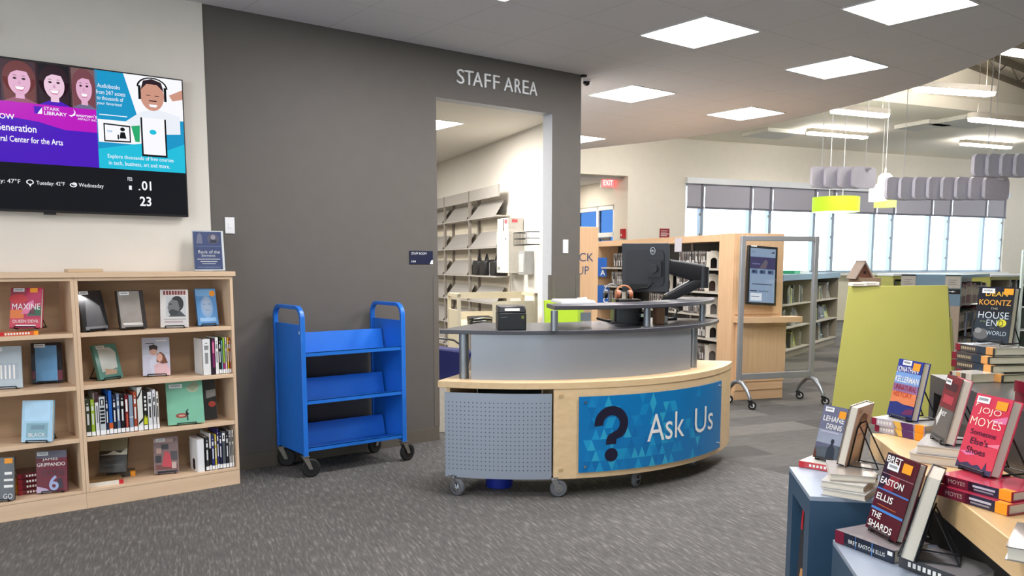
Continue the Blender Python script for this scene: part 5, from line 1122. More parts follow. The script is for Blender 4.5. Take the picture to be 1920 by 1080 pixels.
for zi, z in enumerate((.12, .46, .80)):
    x = -.5
    while x < BL_ - .35:
        if .64 < x < .99: x = 1.0
        c = random.choice(pal)
        if random.random() < .55:
            wd = random.uniform(.2, .3); hh = random.uniform(.2, .28)
            g = MB(); g.box((0, 0, 0), (wd, .02, hh), mat(c, .4)); g.art([('R', .15, .5, .85, .85, mat(random.choice(pal), .4), 1), ('R', .2, .2, .8, .26, mat((225, 220, 210), .4), 1)], planar((0, 0, 0), (wd, 0, 0), (0, 0, hh)), .001)
            o = g.obj('book', None, LBM @ Vector((x, .10, z + .001)), (R(-14), 0, BA)); x += wd + .02
            tag(o, '%s book facing out on the %s shelf of the blue-topped bookcase' % (pn[c], ('bottom', 'middle', 'top')[zi]), 'book', 'face-out books in the blue-topped bookcase, %s' % pn[c] + ' ' + ('bottom', 'middle', 'top')[zi])
        else:
            for j in range(random.randint(2, 4)):
                c = random.choice(pal); wd = random.uniform(.02, .045); hh = random.uniform(.2, .29)
                g = MB(); g.box((0, 0, 0), (wd, .18, hh), mat(c, .45)); g.art([('R', .2, .5, .8, .85, mat(random.choice(pal), .4), 1)], planar((0, 0, 0), (wd, 0, 0), (0, 0, hh)), .001)
                o = g.obj('book', None, LBM @ Vector((x, .06, z + .001)), (0, 0, BA)); x += wd + .003
                tag(o, '%s book spine-out on the %s shelf of the blue-topped bookcase' % (pn[c], ('bottom', 'middle', 'top')[zi]), 'book', 'spine-out books in the blue-topped bookcase, %s' % pn[c] + ' ' + ('bottom', 'middle', 'top')[zi])
            x += .025
g = MB(); g.box((0, 0, 0), (.32, .22, .05), mat((40, 168, 112), .45)); g.box((.02, .02, .05), (.30, .2, .051), mat((20, 90, 60), .5)); g.box((.32, .03, 0), (.95, .2, .045), mat((214, 220, 216), .5)); tag(g.obj('tray', None, LBM @ Vector((.42, .12, 1.236)), (0, 0, BA)), 'green and white tray on the blue-topped bookcase', 'tray')

# ================================================================== LIME DISPLAY BOARD
t = thing('display_stand', 'large slanted lime green display stand behind the book tables', 'display stand', (0, 0, 0))
Lb, Rb, Rt, Lt = at(1556, 786, 7.60), at(1790, 792, 7.50), at(1777, 535, 7.72), at(1591, 537, 7.78)
nb = Vector((.93, .36, 0)) * .03
g = MB(); g.hexa([Lb, Rb, Rb + nb, Lb + nb], [Lt, Rt, Rt + nb, Lt + nb], LIME)
g.obj('front_panel', t, bevel=.003)
zb = .004
g = MB(); q = Vector((.93, .36, 0)); Bl, Br = Lb + q * .52, Rb + q * .52; Bl.z = Br.z = Lb.z
g.hexa([Bl, Br, Br + nb, Bl + nb], [Lt + nb * 1.1, Rt + nb * 1.1, Rt + nb * 2.1, Lt + nb * 2.1], LIME); g.obj('back_panel', t)
g = MB(); rd = (Rb - Lb).normalized(); p0 = Rb.lerp(Rt, .76) + q * .032; p1 = Rb.lerp(Rt, .35) + q * .032; 
g.hexa([p1 - rd * .03, p1 + rd * .02, p1 + rd * .02 + q * .16, p1 - rd * .03 + q * .16], [p0 - rd * .03, p0 + rd * .02, p0 + rd * .02 + q * .09, p0 - rd * .03 + q * .09], LIME); g.obj('side_grip', t, bevel=.008)
# birdhouse, papers and box behind the board
t = thing('birdhouse', 'small brown wooden birdhouse against the bright window', 'birdhouse', at(1613, 520, 12.0), (0, 0, R(-30)))
BRN = mat((120, 78, 62), .7, 0, .12, 14)
g = MB(); g.prism([(-.12, 0), (.12, 0), (.0, .20)], -.09, .09, BRN, Matrix(((1, 0, 0, 0), (0, 0, 1, 0), (0, 1, 0, 0), (0, 0, 0, 1)))); g.obj('house_body', t)
g = MB(); g.cyl((0.01, -.092, .07), (0.01, -.088, .07), .022, BLACK, 14); g.obj('entry_hole', t)
RFM = mat((186, 168, 156), .7, 0, .06)
for s in (-1, 1):
    g = MB(); a = math.atan2(.20, .12); M_ = Matrix.Translation((s * .06, 0, .10)) @ Matrix.Rotation(s * a, 4, 'Y'); g.box((-.15, -.12, .004), (.15, .12, .02), RFM, M_); g.obj('roof_board', t)
pb = at(1621, 530, 12.0)
g = MB(); g.box((-.16, -.15, -.5), (.16, .15, .072), mat((176, 150, 126), .6)); g.box((-.18, -.17, -.52 - pb.z + .52), (.18, .17, -.5), mat((140, 130, 116), .6))
tag(g.obj('pedestal', None, pb, (0, 0, R(-30))), 'beige pedestal carrying the birdhouse', 'pedestal')
for i, (px, wd) in enumerate(((1608, .135), (1632, .12))):
    g = MB(); g.box((-wd / 2 * 1.0, -.05, 0), (wd / 2, .05, .03), PAPER); g.box((-wd / 2 + .005, -.052, .012), (wd / 2 - .03, -.05, .016), mat((170, 150, 120), .5))
    tag(g.obj('paper_stack', None, at(px, 537 - 2 * i, 7.80) + Vector((0, 0, .006 - .004 * i)), (0, 0, -YAW)), ('white stack of leaflets on the left top edge of the lime stand', 'second white stack of leaflets on the lime stand')[i], 'leaflets')

# ================================================================== FURNITURE NEAR THE FAR WINDOWS
def far_case(label, u0, u1, v0, v1, h, body, topc, n, name='low_bookcase', shelves=(.12, .45, .78)):
    t = thing(name, label, 'bookcase', WLOC, WROT)
    g = MB(); g.box((u0 - .02, v0 - .02, h - .05), (u1 + .02, v1, h), topc); g.obj('top_board', t)
    g = MB(); g.box((u0, v1 - .02, 0), (u1, v1, h - .05), body); g.obj('back_panel', t)
    for i in range(n + 1):
        x = u0 + (u1 - u0 - .03) * i / n
        g = MB(); g.box((x, v0, 0), (x + .03, v1 - .02, h - .05), body if i in (0, n) else TAUPE); g.obj('side_panel', t)
    g = MB(); g.box((u0, v0, h - .13), (u1, v0 + .02, h - .05), body); g.obj('top_rail', t)
    for z in shelves:
        g = MB(); g.box((u0, v0, z - .025), (u1, v1 - .02, z), WHITE); g.obj('shelf', t)
    return t
def fill(u0, u1, v, z, hmax, where, n=14):
    x = u0; k = 0
    while x < u1 and k < n:
        c = random.choice(pal); wd = random.uniform(.03, .07); hh = random.uniform(.6, .95) * hmax
        g = MB(); g.box((0, 0, 0), (wd, .18, hh), mat(c, .45)); g.art([('R', .2, .5, .8, .85, mat(random.choice(pal), .4), 1)], planar((0, 0, 0), (wd, 0, 0), (0, 0, hh)), .001)
        o = g.obj('book', None, WP(x, v, z), WROT); tag(o, '%s book %s' % (pn[c], where), 'book', 'books ' + where + ', ' + pn[c]); x += wd + random.choice((.004, .004, .12)); k += 1
WTOP = mat((232, 236, 238), .5, 0, .02)
far_case('long lime green low bookcase with a white top under the far windows', 15.9, 18.3, -1.5, -1.05, 1.16, LIME, WTOP, 3)
fill(16.0, 18.2, -1.47, .79, .26, 'on the top shelf of the long lime bookcase', 22)
far_case('lime green low bookcase right of the blue end panel', 18.5, 21.3, -2.0, -1.5, 1.13, LIME, WTOP, 4)
fill(19.2, 21.2, -1.97, .79, .24, 'on the top shelf of the right lime bookcase', 16)
t = thing('end_bookcase', 'bookcase end with a dusty blue header and two grey notices', 'bookcase', at(1741, 600, 11.6), (0, 0, -R(80)))
t.location.z = 0
hw = .38
g = MB(); g.box((-hw, 0, 0), (hw, .04, .82), mat((186, 168, 148), .6)); g.obj('lower_panel', t)
g = MB(); g.box((-hw, 0, .82), (hw, .04, 1.245), SKY); g.obj('blue_header', t)
for s in (-1, 1):
    g = MB(); x = s * .285; g.box((x - .095, -.03, 1.06), (x + .095, -.001, 1.225), mat((190, 186, 176), .5)); g.box((x - .095, -.032, 1.225), (x + .095, -.001, 1.243), BLACK)
    for k in range(3): g.box((x - .05, -.0305, 1.11 + .03 * k), (x + .05 - .02 * (k % 2), -.03, 1.118 + .03 * k), mat((130, 126, 120), .5))
    g.obj('notice_box', t)
g = MB(); g.box((.10, -.004, .985), (hw, -.0005, 1.045), BLACK); g.art([('R', .3, .45, .62, .6, WH, 1), ('P', [(.62, .3), (.8, .52), (.62, .75)], WH, 1)], planar((.10, -.004, .985), (.28, 0, 0), (0, 0, .06)), .001); g.obj('arrow_strip', t)
g = MB(); g.box((-hw, .04, .0), (-hw + .03, 1.6, 1.2), TAUPE); g.box((hw - .26, .04, 0), (hw - .24, 1.6, 1.2), TAUPE); g.box((-hw, .04, 1.2), (hw, 1.6, 1.245), SKY); g.obj('case_body', t)
for z in (.15, .5, .85):
    g = MB(); g.box((hw - .24, .04, z - .02), (hw, 1.6, z), TAUPE); g.obj('shelf', t)
ME = Matrix.Translation(t.location) @ Matrix.Rotation(-R(80), 4, 'Z')
rp_ = [(104, 40, 48), (120, 84, 78), (86, 70, 66), (150, 130, 110), (70, 76, 60)]; rn = ['maroon', 'dusty red', 'dark brown', 'tan', 'olive']
for zi, z in enumerate((.15, .5, .85)):
    y = .08
    while y < 1.5:
        k = random.randrange(5); wd = random.uniform(.03, .06); hh = random.uniform(.22, .29)
        g = MB(); g.box((-.18, 0, 0), (0, wd, hh), mat(rp_[k], .5)); g.box((0, wd * .2, hh * .4), (.001, wd * .8, hh * .8), mat((200, 190, 170), .5))
        tag(g.obj('book', None, ME @ Vector((hw - .015, y, z + .001)), (0, 0, -R(80))), '%s book on the %s shelf at the side of the blue-header bookcase' % (rn[k], ('bottom', 'middle', 'top')[zi]), 'book', 'books beside the blue header, %s %s' % (rn[k], ('bottom', 'middle', 'top')[zi])); y += wd + .004
# tall white shelf at the right edge
t = thing('tall_shelf', 'white and green shelf unit at the right edge of the photo', 'shelving', at(1958, 600, 12.5), (0, 0, R(-66))); t.location.z = 0
TPAL = mat((196, 210, 204), .5, 0, .02)
g = MB(); g.box((-.33, 0, 0), (-.30, .35, 1.6), TPAL); g.box((.5, 0, 0), (.53, .35, 1.6), TPAL); g.obj('side_panel', t)
g = MB(); g.box((-.3, .32, 0), (.5, .35, 1.6), mat((110, 120, 110), .6)); g.obj('back_panel', t)
for z in (.4, .75, 1.08, 1.35, 1.58):
    g = MB(); g.box((-.3, 0, z - .02), (.5, .32, z), WHITE); g.obj('shelf', t)
MT2 = Matrix.Translation(t.location) @ Matrix.Rotation(R(-66), 4, 'Z')
for zi, z in enumerate((.75, 1.08, 1.35)):
    x = -.27
    while x < .2:
        k = random.randrange(len(pal)); c = ((90, 140, 160), (40, 50, 80), (190, 186, 176), (70, 66, 62))[random.randrange(4)]; wd = random.uniform(.03, .06); hh = random.uniform(.15, .21)
        g = MB(); g.box((0, 0, 0), (wd, .2, hh), mat(c, .45)); g.box((wd * .2, -.001, hh * .3), (wd * .8, 0, hh * .7), mat((210, 206, 196), .5))
        tag(g.obj('book', None, MT2 @ Vector((x, .03, z + .001)), (0, 0, R(-66))), 'book on the %s row of the white and green shelf at the right edge' % ('lower', 'middle', 'upper')[zi], 'book', 'books on the %s row at the right edge' % ('lower', 'middle', 'upper')[zi]); x += wd + .004
# white table with dark green panel below
t = thing('reading_table', 'white table edge with dark green panels right of the blue end panel', 'table', at(1852, 640, 13.0), (0, 0, R(-22))); t.location.z = 0
g = MB(); g.box((-.7, 0, .735), (.7, .7, .77), WHITE); g.obj('table_top', t)
g = MB(); g.box((-.65, .3, 0), (-.61, .66, .735), mat((36, 96, 40), .5)); g.box((-.61, .6, .2), (.61, .64, .735), mat((36, 96, 40), .5)); g.box((.61, .3, 0), (.65, .66, .735), mat((36, 96, 40), .5)); g.obj('green_frame', t)
t = thing('chair', 'small dark chair below the white far table', 'chair', at(1842, 660, 11.2), (0, 0, R(10))); t.location.z = 0
g = MB(); g.box((-.2, -.2, .40), (.2, .2, .43), BLACK); g.obj('seat', t); g = MB(); g.box((-.19, .18, .62), (.19, .2, .74), BLACK); g.obj('backrest', t)
for x in (-.18, .18):
    for y in (-.18, .18): g = MB(); g.cyl((x, y, 0), (x, y, .40 if y < 0 else .74), .012, mat((110, 120, 140), .4, .5), 10); g.obj('leg', t)

# ================================================================== STEPPED BOOK TABLES
TA = math.atan2(-.678, -.735); TROT = (0, 0, TA)
A1 = Vector((2.968, 1.932, 0)); C2 = Vector((2.560, 1.488, 0)); W1 = Vector((3.248, 1.744, 0)); D1 = Vector((3.609, 1.682, 0))
PALEB = mat((150, 160, 174), .4, 0, .02, 5, name='pale_blue_top')
t = thing('display_table', 'slate blue display box with a book niche, at the lower right beside the aisle', 'display table', A1, TROT)
g = MB(); holed(g, 0, .446, .0, .560, [(.10, .36, .10, .49)], 0, .02, SLATE); g.box((0, .02, 0), (.02, .325, .560), SLATE); g.box((.426, .02, 0), (.446, .325, .560), SLATE); g.box((.02, .305, 0), (.426, .325, .560), SLATE); g.obj('body', t)
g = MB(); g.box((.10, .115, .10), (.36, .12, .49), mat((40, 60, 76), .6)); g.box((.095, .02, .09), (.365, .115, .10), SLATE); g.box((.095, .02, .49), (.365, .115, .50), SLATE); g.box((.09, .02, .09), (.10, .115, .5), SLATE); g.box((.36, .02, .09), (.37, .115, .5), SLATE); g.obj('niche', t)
g = MB(); g.box((0, 0, .560), (.446, .325, .575), PALEB); g.obj('table_top', t)
t = thing('display_table', 'lower slate blue display box at the bottom edge of the photo', 'display table', C2, TROT)
g = MB(); g.box((0, 0, 0), (.62, .33, .455), SLATE); g.obj('body', t)
g = MB(); g.box((0, 0, .455), (.62, .33, .47), PALEB); g.obj('table_top', t)
t = thing('display_table', 'pale wooden middle tier of the stepped book tables', 'display table', W1, TROT)
g = MB(); g.box((0, 0, .62), (1.60, .28, .71), TIERW); g.obj('tier_top', t, bevel=.003)
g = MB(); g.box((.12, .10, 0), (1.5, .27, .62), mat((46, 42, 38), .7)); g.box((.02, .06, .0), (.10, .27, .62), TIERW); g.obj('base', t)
t = thing('display_table', 'charcoal top tier of the stepped book tables', 'display table', D1, TROT)
g = MB(); holed(g, 0, 1.7, 0, .915, [(.055, .16, .66, .86)], 0, .02, DARKT); g.box((0, .02, 0), (1.7, .55, .66), DARKT); g.box((0, .02, .86), (1.7, .55, .915), DARKT); g.box((0, .02, .66), (.055, .55, .86), DARKT); g.box((.16, .02, .66), (1.7, .55, .86), DARKT); g.obj('body', t)
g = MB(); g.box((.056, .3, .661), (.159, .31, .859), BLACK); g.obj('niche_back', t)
g = MB(); g.box((0, 0, .915), (1.7, .55, .93), DARKT); g.obj('table_top', t)
def TP(o, a, b, z): return Vector((o.x + a * math.cos(TA) - b * math.sin(TA), o.y + a * math.sin(TA) + b * math.cos(TA), z))
p = TP(A1, .225, .058, .102)
book('dark picture book standing inside the niche of the slate blue box', p, math.degrees(TA) + 24, 3, .19, .34, .02, (44, 44, 50), [('P', [(.05, .02), (.3, .1), (.25, .3), (.1, .3)], mat((210, 150, 90), .4), 1), ('R', .7, .55, .98, .98, mat((60, 74, 90), .4), 1), ('E', .72, .7, .2, .12, mat((110, 88, 70), .4), 2), ('P', [(.55, .2), (.8, .2), (.85, .6), (.6, .62)], mat((84, 66, 62), .4), 2), ('E', .85, .74, .16, .05, mat((196, 180, 60), .4), 3), ('R', .8, .84, .98, .98, mat((150, 190, 200), .4), 3), ('R', .62, .3, .7, .55, WH, 3), ('R', 0, .75, .06, 1, RD, 3)], bar=False, gloss=.14)

# lying stacks
YB = mat((236, 190, 90), .4); PUR = mat((90, 50, 110), .4)
flat('red-spined thriller lying on the slate blue box under the grey-blue novel', (2.995, 1.905, .576), -81, .215, .155, .026, (206, 74, 74), (226, 220, 208), None, (0, .1, RD), ops=bars(WH, .2, .9, 10))
wl = 'white-paged book in the stack on the slate blue box, %s of three'
flat(wl % 'bottom', (2.692, 1.618, .576), -76, .152, .225, .024, (200, 196, 188), (206, 202, 194), pages_front=True)
flat(wl % 'middle', (2.700, 1.628, .601), -73, .150, .225, .024, (200, 196, 188), (206, 202, 194), pages_front=True)
flat(wl % 'topmost', (2.722, 1.604, .626), -55, .155, .225, .024, (206, 202, 194), (186, 176, 164), pages_front=True)
flat('thick black book lettered on its spine, lying under the dark red novel', (2.545, 1.470, .471), -103, .235, .16, .043, (28, 34, 52), (150, 140, 140), None, (0, .16, mat((120, 20, 50), .4)), ops=[('T', 'BRET EASTON ELLIS', .55, .45, .62, .3, WH, 2), ('R', .36, .02, .37, .98, mat((70, 130, 200), .4), 2), ('R', .64, .02, .655, .98, mat((70, 130, 200), .4), 2), ('R', .9, .55, .98, .85, WH, 2)])
flat('book with a grey photographic cover lying at the bottom edge of the photo', (2.488, 1.222, .471), -103, .22, .165, .038, (60, 60, 62), (168, 164, 166), ops=bars(WH, .15, .7, 7))
kl = '%s of the two purple and yellow books under the sunset-coloured thriller'
kops = [('P', [(.1, 0), (.5, 0), (.4, 1), (.1, 1)], mat((196, 190, 200), .4), 1), ('P', [(.42, 0), (.6, 0), (.55, 1), (.4, 1)], YB, 1), ('P', [(.58, 0), (.8, 0), (.78, 1), (.55, 1)], PUR, 1)] + bars(WH, .12, .4, 5)
flat(kl % 'lower', (3.300, 1.752, .711), -103, .235, .16, .029, (170, 150, 170), (220, 216, 210), (.82, .98, ORANGE), (0, .09, mat((150, 30, 60), .4)), ops=kops)
flat(kl % 'upper', (3.286, 1.760, .741), -97, .235, .16, .029, (170, 150, 170), (226, 222, 216), (.82, .98, ORANGE), (0, .09, mat((150, 30, 60), .4)), ops=kops)
flat('lower of the two pale-paged books under the dark red-topped novel', (2.885, 1.405, .711), -76, .165, .235, .030, (70, 66, 64), (214, 206, 196), pages_front=True)
flat('upper of the two pale-paged books under the dark red-topped novel', (2.895, 1.385, .742), -73, .160, .235, .030, (70, 66, 64), (206, 200, 194), pages_front=True)
jl = '%s of the two crimson books lying under the red novel with cream lettering'
jops = [('R', .1, .0, .5, 1, mat((110, 30, 50), .3), 1), ('R', .42, .0, .84, 1, mat((44, 42, 64), .3), 1), ('T', 'MOYES', .26, .5, .24, .42, mat((190, 160, 150), .4), 2), ('R', .48, .5, .78, .72, mat((196, 190, 200), .4), 2), ('R', .5, .2, .76, .36, mat((150, 140, 150), .4), 2)]
flat(jl % 'lower', (2.527, 1.140, .711), -106, .235, .165, .031, (140, 26, 50), (196, 60, 84), (.83, .985, ORANGE), (0, .08, mat((150, 24, 40), .4)), ops=jops)
flat(jl % 'upper', (2.552, 1.146, .743), -104, .235, .165, .028, (140, 26, 50), (214, 70, 92), (.83, .985, ORANGE), (0, .08, mat((150, 24, 40), .4)), ops=jops)
dl = '%s of the four dark horror books stacked on the charcoal tier'
dops = [('R', .12, .0, .56, 1, mat((74, 66, 64), .4), 1), ('R', .56, .0, .82, 1, mat((44, 54, 66), .4), 1)] + bars(mat((190, 170, 130), .4), .16, .54, 8, .3, .68)
for i, (x, y, yw, n_) in enumerate(((3.66, 1.60, -112, 'bottom'), (3.705, 1.640, -118, 'second from the bottom'), (3.741, 1.655, -122, 'third from the bottom'), (3.80, 1.668, -120, 'topmost'))):
    flat(dl % n_, (x, y, .931 + .0315 * i), yw, .238, .165, .030, (52, 52, 56), (190, 186, 180) if i == 3 else (60, 58, 58), (.80, .97, mat((226, 158, 86), .5)), (0, .13, mat((128, 20, 36), .4)), ops=dops, group=None)
flat('cream book with a brown band lying at the left end of the charcoal tier', (3.515, 1.56, .931), -112, .11, .16, .034, (220, 206, 190), (226, 220, 210), None, (0, .12, mat((90, 50, 40), .5)), ops=[('R', .3, 0, .5, 1, mat((226, 170, 110), .4), 1), ('R', .55, .3, .75, 1, mat((96, 84, 70), .4), 1)])
for i in range(2): flat('maroon book cut off at the right edge on the charcoal tier, %s' % ('lower', 'upper')[i], (3.085 - .01 * i, 1.15, .931 + .041 * i), -128, .235, .16, .039, (120, 24, 44), (110, 24, 44))
# display books on stands
de = 'black wire stand holding up the %s'
book('sunset-coloured thriller in blue, orange and purple on a stand', (3.315, 1.663, .778), -117.2, 10.8, .152, .238, .033, (40, 54, 130), [
    ('R', 0, .78, 1, 1, mat((44, 60, 150), .35), 1), ('R', 0, .58, 1, .78, mat((122, 160, 214), .35), 1), ('R', 0, .44, 1, .58, mat((150, 110, 150), .35), 1), ('R', 0, .24, 1, .44, mat((226, 132, 84), .35), 1), ('P', [(0, .24), (.3, .27), (.7, .22), (1, .2), (1, 0), (0, 0)], mat((40, 50, 118), .35), 2), ('P', [(.55, .06), (1, .1), (1, .2), (.7, .16)], mat((110, 44, 90), .35), 3), ('P', [(.3, .02), (1, .0), (1, .06)], mat((30, 24, 60), .35), 3),
    ('T', 'JONATHAN', .45, .82, .86, .12, WH, 3, .012), ('T', 'KELLERMAN', .5, .66, .94, .10, WH, 3, .012), ('T', 'UNNATURAL', .5, .52, .9, .09, mat((150, 30, 50), .4), 3, .01), ('T', 'HISTORY', .46, .40, .76, .09, mat((196, 70, 50), .4), 3, .01)], bar=(.2, .905), orange=(.64, .84, .28, .125), easel=de % 'sunset-coloured thriller', base=.771)
book('dark novel with a red top and grey lower half on a stand', (2.987, 1.356, .780), -137.1, 11.9, .145, .233, .034, (96, 90, 88), [
    ('R', 0, .5, 1, 1, mat((120, 40, 46), .25), 1), ('R', .1, .78, .85, .9, mat((70, 28, 36), .3), 2), ('R', .15, .58, .8, .7, mat((180, 56, 70), .3), 2), ('R', 0, 0, .92, .5, mat((104, 98, 92), .22), 1), ('P', [(.05, .3), (.25, .5), (.3, .38), (.2, .2), (.12, .26)], mat((214, 214, 206), .3), 2), ('T', 'per', .42, .40, .42, .11, WH, 3), ('R', .04, .02, .9, .08, mat((70, 70, 66), .3), 2)], back=(190, 90, 110), bar=(.06, .86), easel=de % 'dark novel with the red top', base=.773)
book('red novel with cream lettering on a stand, largest at the right edge', (2.627, 1.084, .778), -117.5, 15.6, .145, .236, .038, (216, 58, 82), [
    ('P', [(0, 0), (1, 0), (1, .07), (.85, .06), (.8, .16), (.74, .05), (.6, .10), (.45, .07), (.3, .10), (.1, .06), (0, .10)], mat((70, 62, 90), .3), 2), ('P', [(.6, .7), (1, .78), (1, .68), (.7, .66)], mat((226, 120, 160), .3), 1), ('P', [(0, .22), (.3, .25), (.5, .22), (.2, .18)], mat((226, 120, 160), .3), 1), ('P', [(.6, .36), (1, .42), (1, .36)], mat((236, 130, 150), .3), 1), ('P', [(.06, .82), (.07, .88), (.16, .87), (.1, .86)], mat((246, 226, 210), .4), 2),
    ('T', 'JOJO', .5, .785, .62, .10, mat((250, 236, 214), .4), 3, -.01), ('T', 'MOYES', .48, .64, .86, .11, mat((250, 236, 214), .4), 3, -.01), ('T', 'Someone', .5, .50, .72, .07, mat((70, 24, 50), .4), 3, .012), ('T', "Else's", .46, .385, .5, .085, mat((70, 24, 50), .4), 3, .012), ('T', 'Shoes', .44, .26, .54, .085, mat((70, 24, 50), .4), 3, .012)], back=(206, 60, 84), bar=(.06, .885), orange=(.62, .84, .30, .11), easel=de % 'red novel', base=.771)
book('dark red novel with stacked white capitals on a stand, nearest the camera', (2.580, 1.335, .525), -119.1, 15.6, .167, .262, .028, (86, 28, 38), [
    ('P', [(0, 1), (.3, 1), (.2, .74), (0, .74)], mat((48, 30, 46), .3), 1), ('P', [(0, .74), (.3, .74), (.15, .53), (0, .53)], mat((44, 28, 48), .3), 1), ('P', [(.3, .74), (.6, .74), (.45, .53), (.15, .53)], mat((132, 34, 44), .3), 1), ('R', 0, .735, 1, .742, mat((170, 130, 140), .4), 2), ('R', 0, .525, 1, .545, mat((70, 120, 190), .4), 2), ('R', 0, .265, 1, .295, mat((70, 130, 200), .4), 2), ('P', [(.15, .345), (.75, .34), (.75, .33), (.15, .335)], mat((190, 96, 50), .4), 2),
    ('T', 'BRET', .28, .93, .48, .085, WH, 3, .015), ('T', 'EASTON', .40, .645, .72, .085, WH, 3, .015), ('T', 'ELLIS', .32, .44, .52, .085, WH, 3, .015), ('T', 'THE', .22, .205, .32, .075, WH, 3, .015), ('T', 'SHARDS', .43, .085, .76, .085, WH, 3, .015)], bar=(.12, .80), orange=(.58, .82, .28, .12), easel=de % 'dark red novel', base=.515)
book('thick book seen from its page edges behind the dark red novel', (2.503, 1.221, .520), -159.9, 13.2, .166, .272, .042, (34, 38, 44), bar=False, easel=de % 'edge-on book', base=.512)
book('grey-blue novel with a lone figure on the cover, on the slate blue box', (3.055, 1.829, .610), -102.8, 14.1, .125, .222, .030, (96, 100, 124), [
    ('R', 0, .55, 1, 1, mat((110, 112, 136), .3), 1), ('R', 0, .3, 1, .55, mat((150, 156, 172), .3), 1), ('P', [(0, .2), (1, .3), (1, 0), (0, 0)], mat((84, 92, 100), .3), 2), ('P', [(0, 0), (0, .2), (.1, .1), (.14, 0)], mat((90, 50, 36), .3), 3), ('P', [(.5, .04), (.52, .22), (.6, .28), (.66, .38), (.74, .28), (.82, .22), (.86, .04)], mat((46, 54, 66), .4), 3), ('E', .67, .36, .07, .045, mat((46, 54, 66), .4), 3),
    ('T', 'LEHANE', .52, .76, .86, .10, WH, 3, .01), ('T', 'DENNIS', .6, .62, .64, .10, WH, 3, .01), ('R', .1, .5, .85, .53, mat((180, 180, 196), .4), 3)], bar=(.1, .885), orange=(.70, .80, .28, .13), easel=de % 'grey-blue novel', base=.602)
book('thick book turned away, portrait on its back cover, beside the grey-blue novel', (2.923, 1.667, .658), -170.6, 10.4, .160, .230, .032, (120, 108, 100), back=(176, 150, 136), bar=False, easel=de % 'turned-away book', base=.6505)
pb_ = [o for o in col.objects if o.get('label', '').startswith('thick book turned away')][0]
g = MB(); fb = planar((.08, .032, 0), (-.16, 0, 0), (0, 0, .23))
g.art([('R', 0, 0, 1, 1, mat((190, 164, 146), .3), 1), ('R', .05, .1, .95, .6, mat((206, 170, 140), .3), 2), ('E', .5, .62, .26, .2, mat((196, 150, 130), .4), 3), ('P', [(.26, .62), (.24, .78), (.45, .88), (.7, .82), (.76, .62), (.68, .74), (.4, .76)], mat((96, 66, 54), .5), 4), ('E', .42, .64, .04, .012, BK, 4), ('E', .6, .64, .04, .012, BK, 4), ('R', .4, .5, .62, .52, mat((150, 80, 80), .4), 4), ('T', 'HY', .18, .92, .2, .07, mat((80, 60, 70), .4), 4)], fb, .0005); g.obj('back_cover_picture', pb_)
book('black horror novel with gold author lettering on a stand atop the stack', (3.834, 1.543, 1.0655), -103.7, 5.6, .162, .238, .035, (40, 42, 46), [
    ('R', 0, 0, 1, .5, mat((46, 54, 62), .3), 1), ('E', .2, .14, .22, .1, mat((100, 100, 100), .4), 2), ('E', .12, .2, .1, .05, mat((140, 140, 138), .4), 3), ('T', 'DEAN', .52, .875, .62, .085, mat((226, 176, 60), .4), 3, .012), ('T', 'KOONTZ', .5, .72, .9, .10, mat((224, 160, 64), .4), 3, .012), ('T', 'THE', .5, .61, .2, .035, mat((170, 170, 150), .4), 3), ('T', 'HOUSE', .5, .49, .86, .12, mat((214, 222, 226), .4), 3, -.006), ('T', 'AT THE', .22, .37, .16, .03, mat((150, 170, 120), .4), 3), ('T', 'EN', .48, .35, .3, .11, mat((200, 208, 214), .4), 3, -.006), ('E', .76, .355, .13, .07, mat((214, 206, 60), .4), 3), ('T', 'D', .74, .35, .13, .11, mat((60, 70, 40), .4), 4), ('T', 'OF THE', .5, .255, .14, .022, mat((150, 160, 160), .4), 3), ('T', 'WORLD', .64, .17, .56, .075, mat((190, 204, 214), .4), 3, -.006)], bar=(.1, .885), orange=(.72, .865, .26, .11), easel=de % 'black horror novel', base=1.0575)
flat('grey book lying at the right edge of the wooden tier', (2.085, .775, .711), -75, .16, .23, .034, (120, 114, 108), (140, 132, 124), pages_front=True)
# lime board behind the horror novel
g = MB(); g.box((-.4, -.012, 0), (.4, .012, .40), LIME); tag(g.obj('lime_board', None, TP(D1, .62, .50, .931), (R(-8), 0, TA)), 'lime green panel standing on the charcoal tier at the right edge', 'panel')

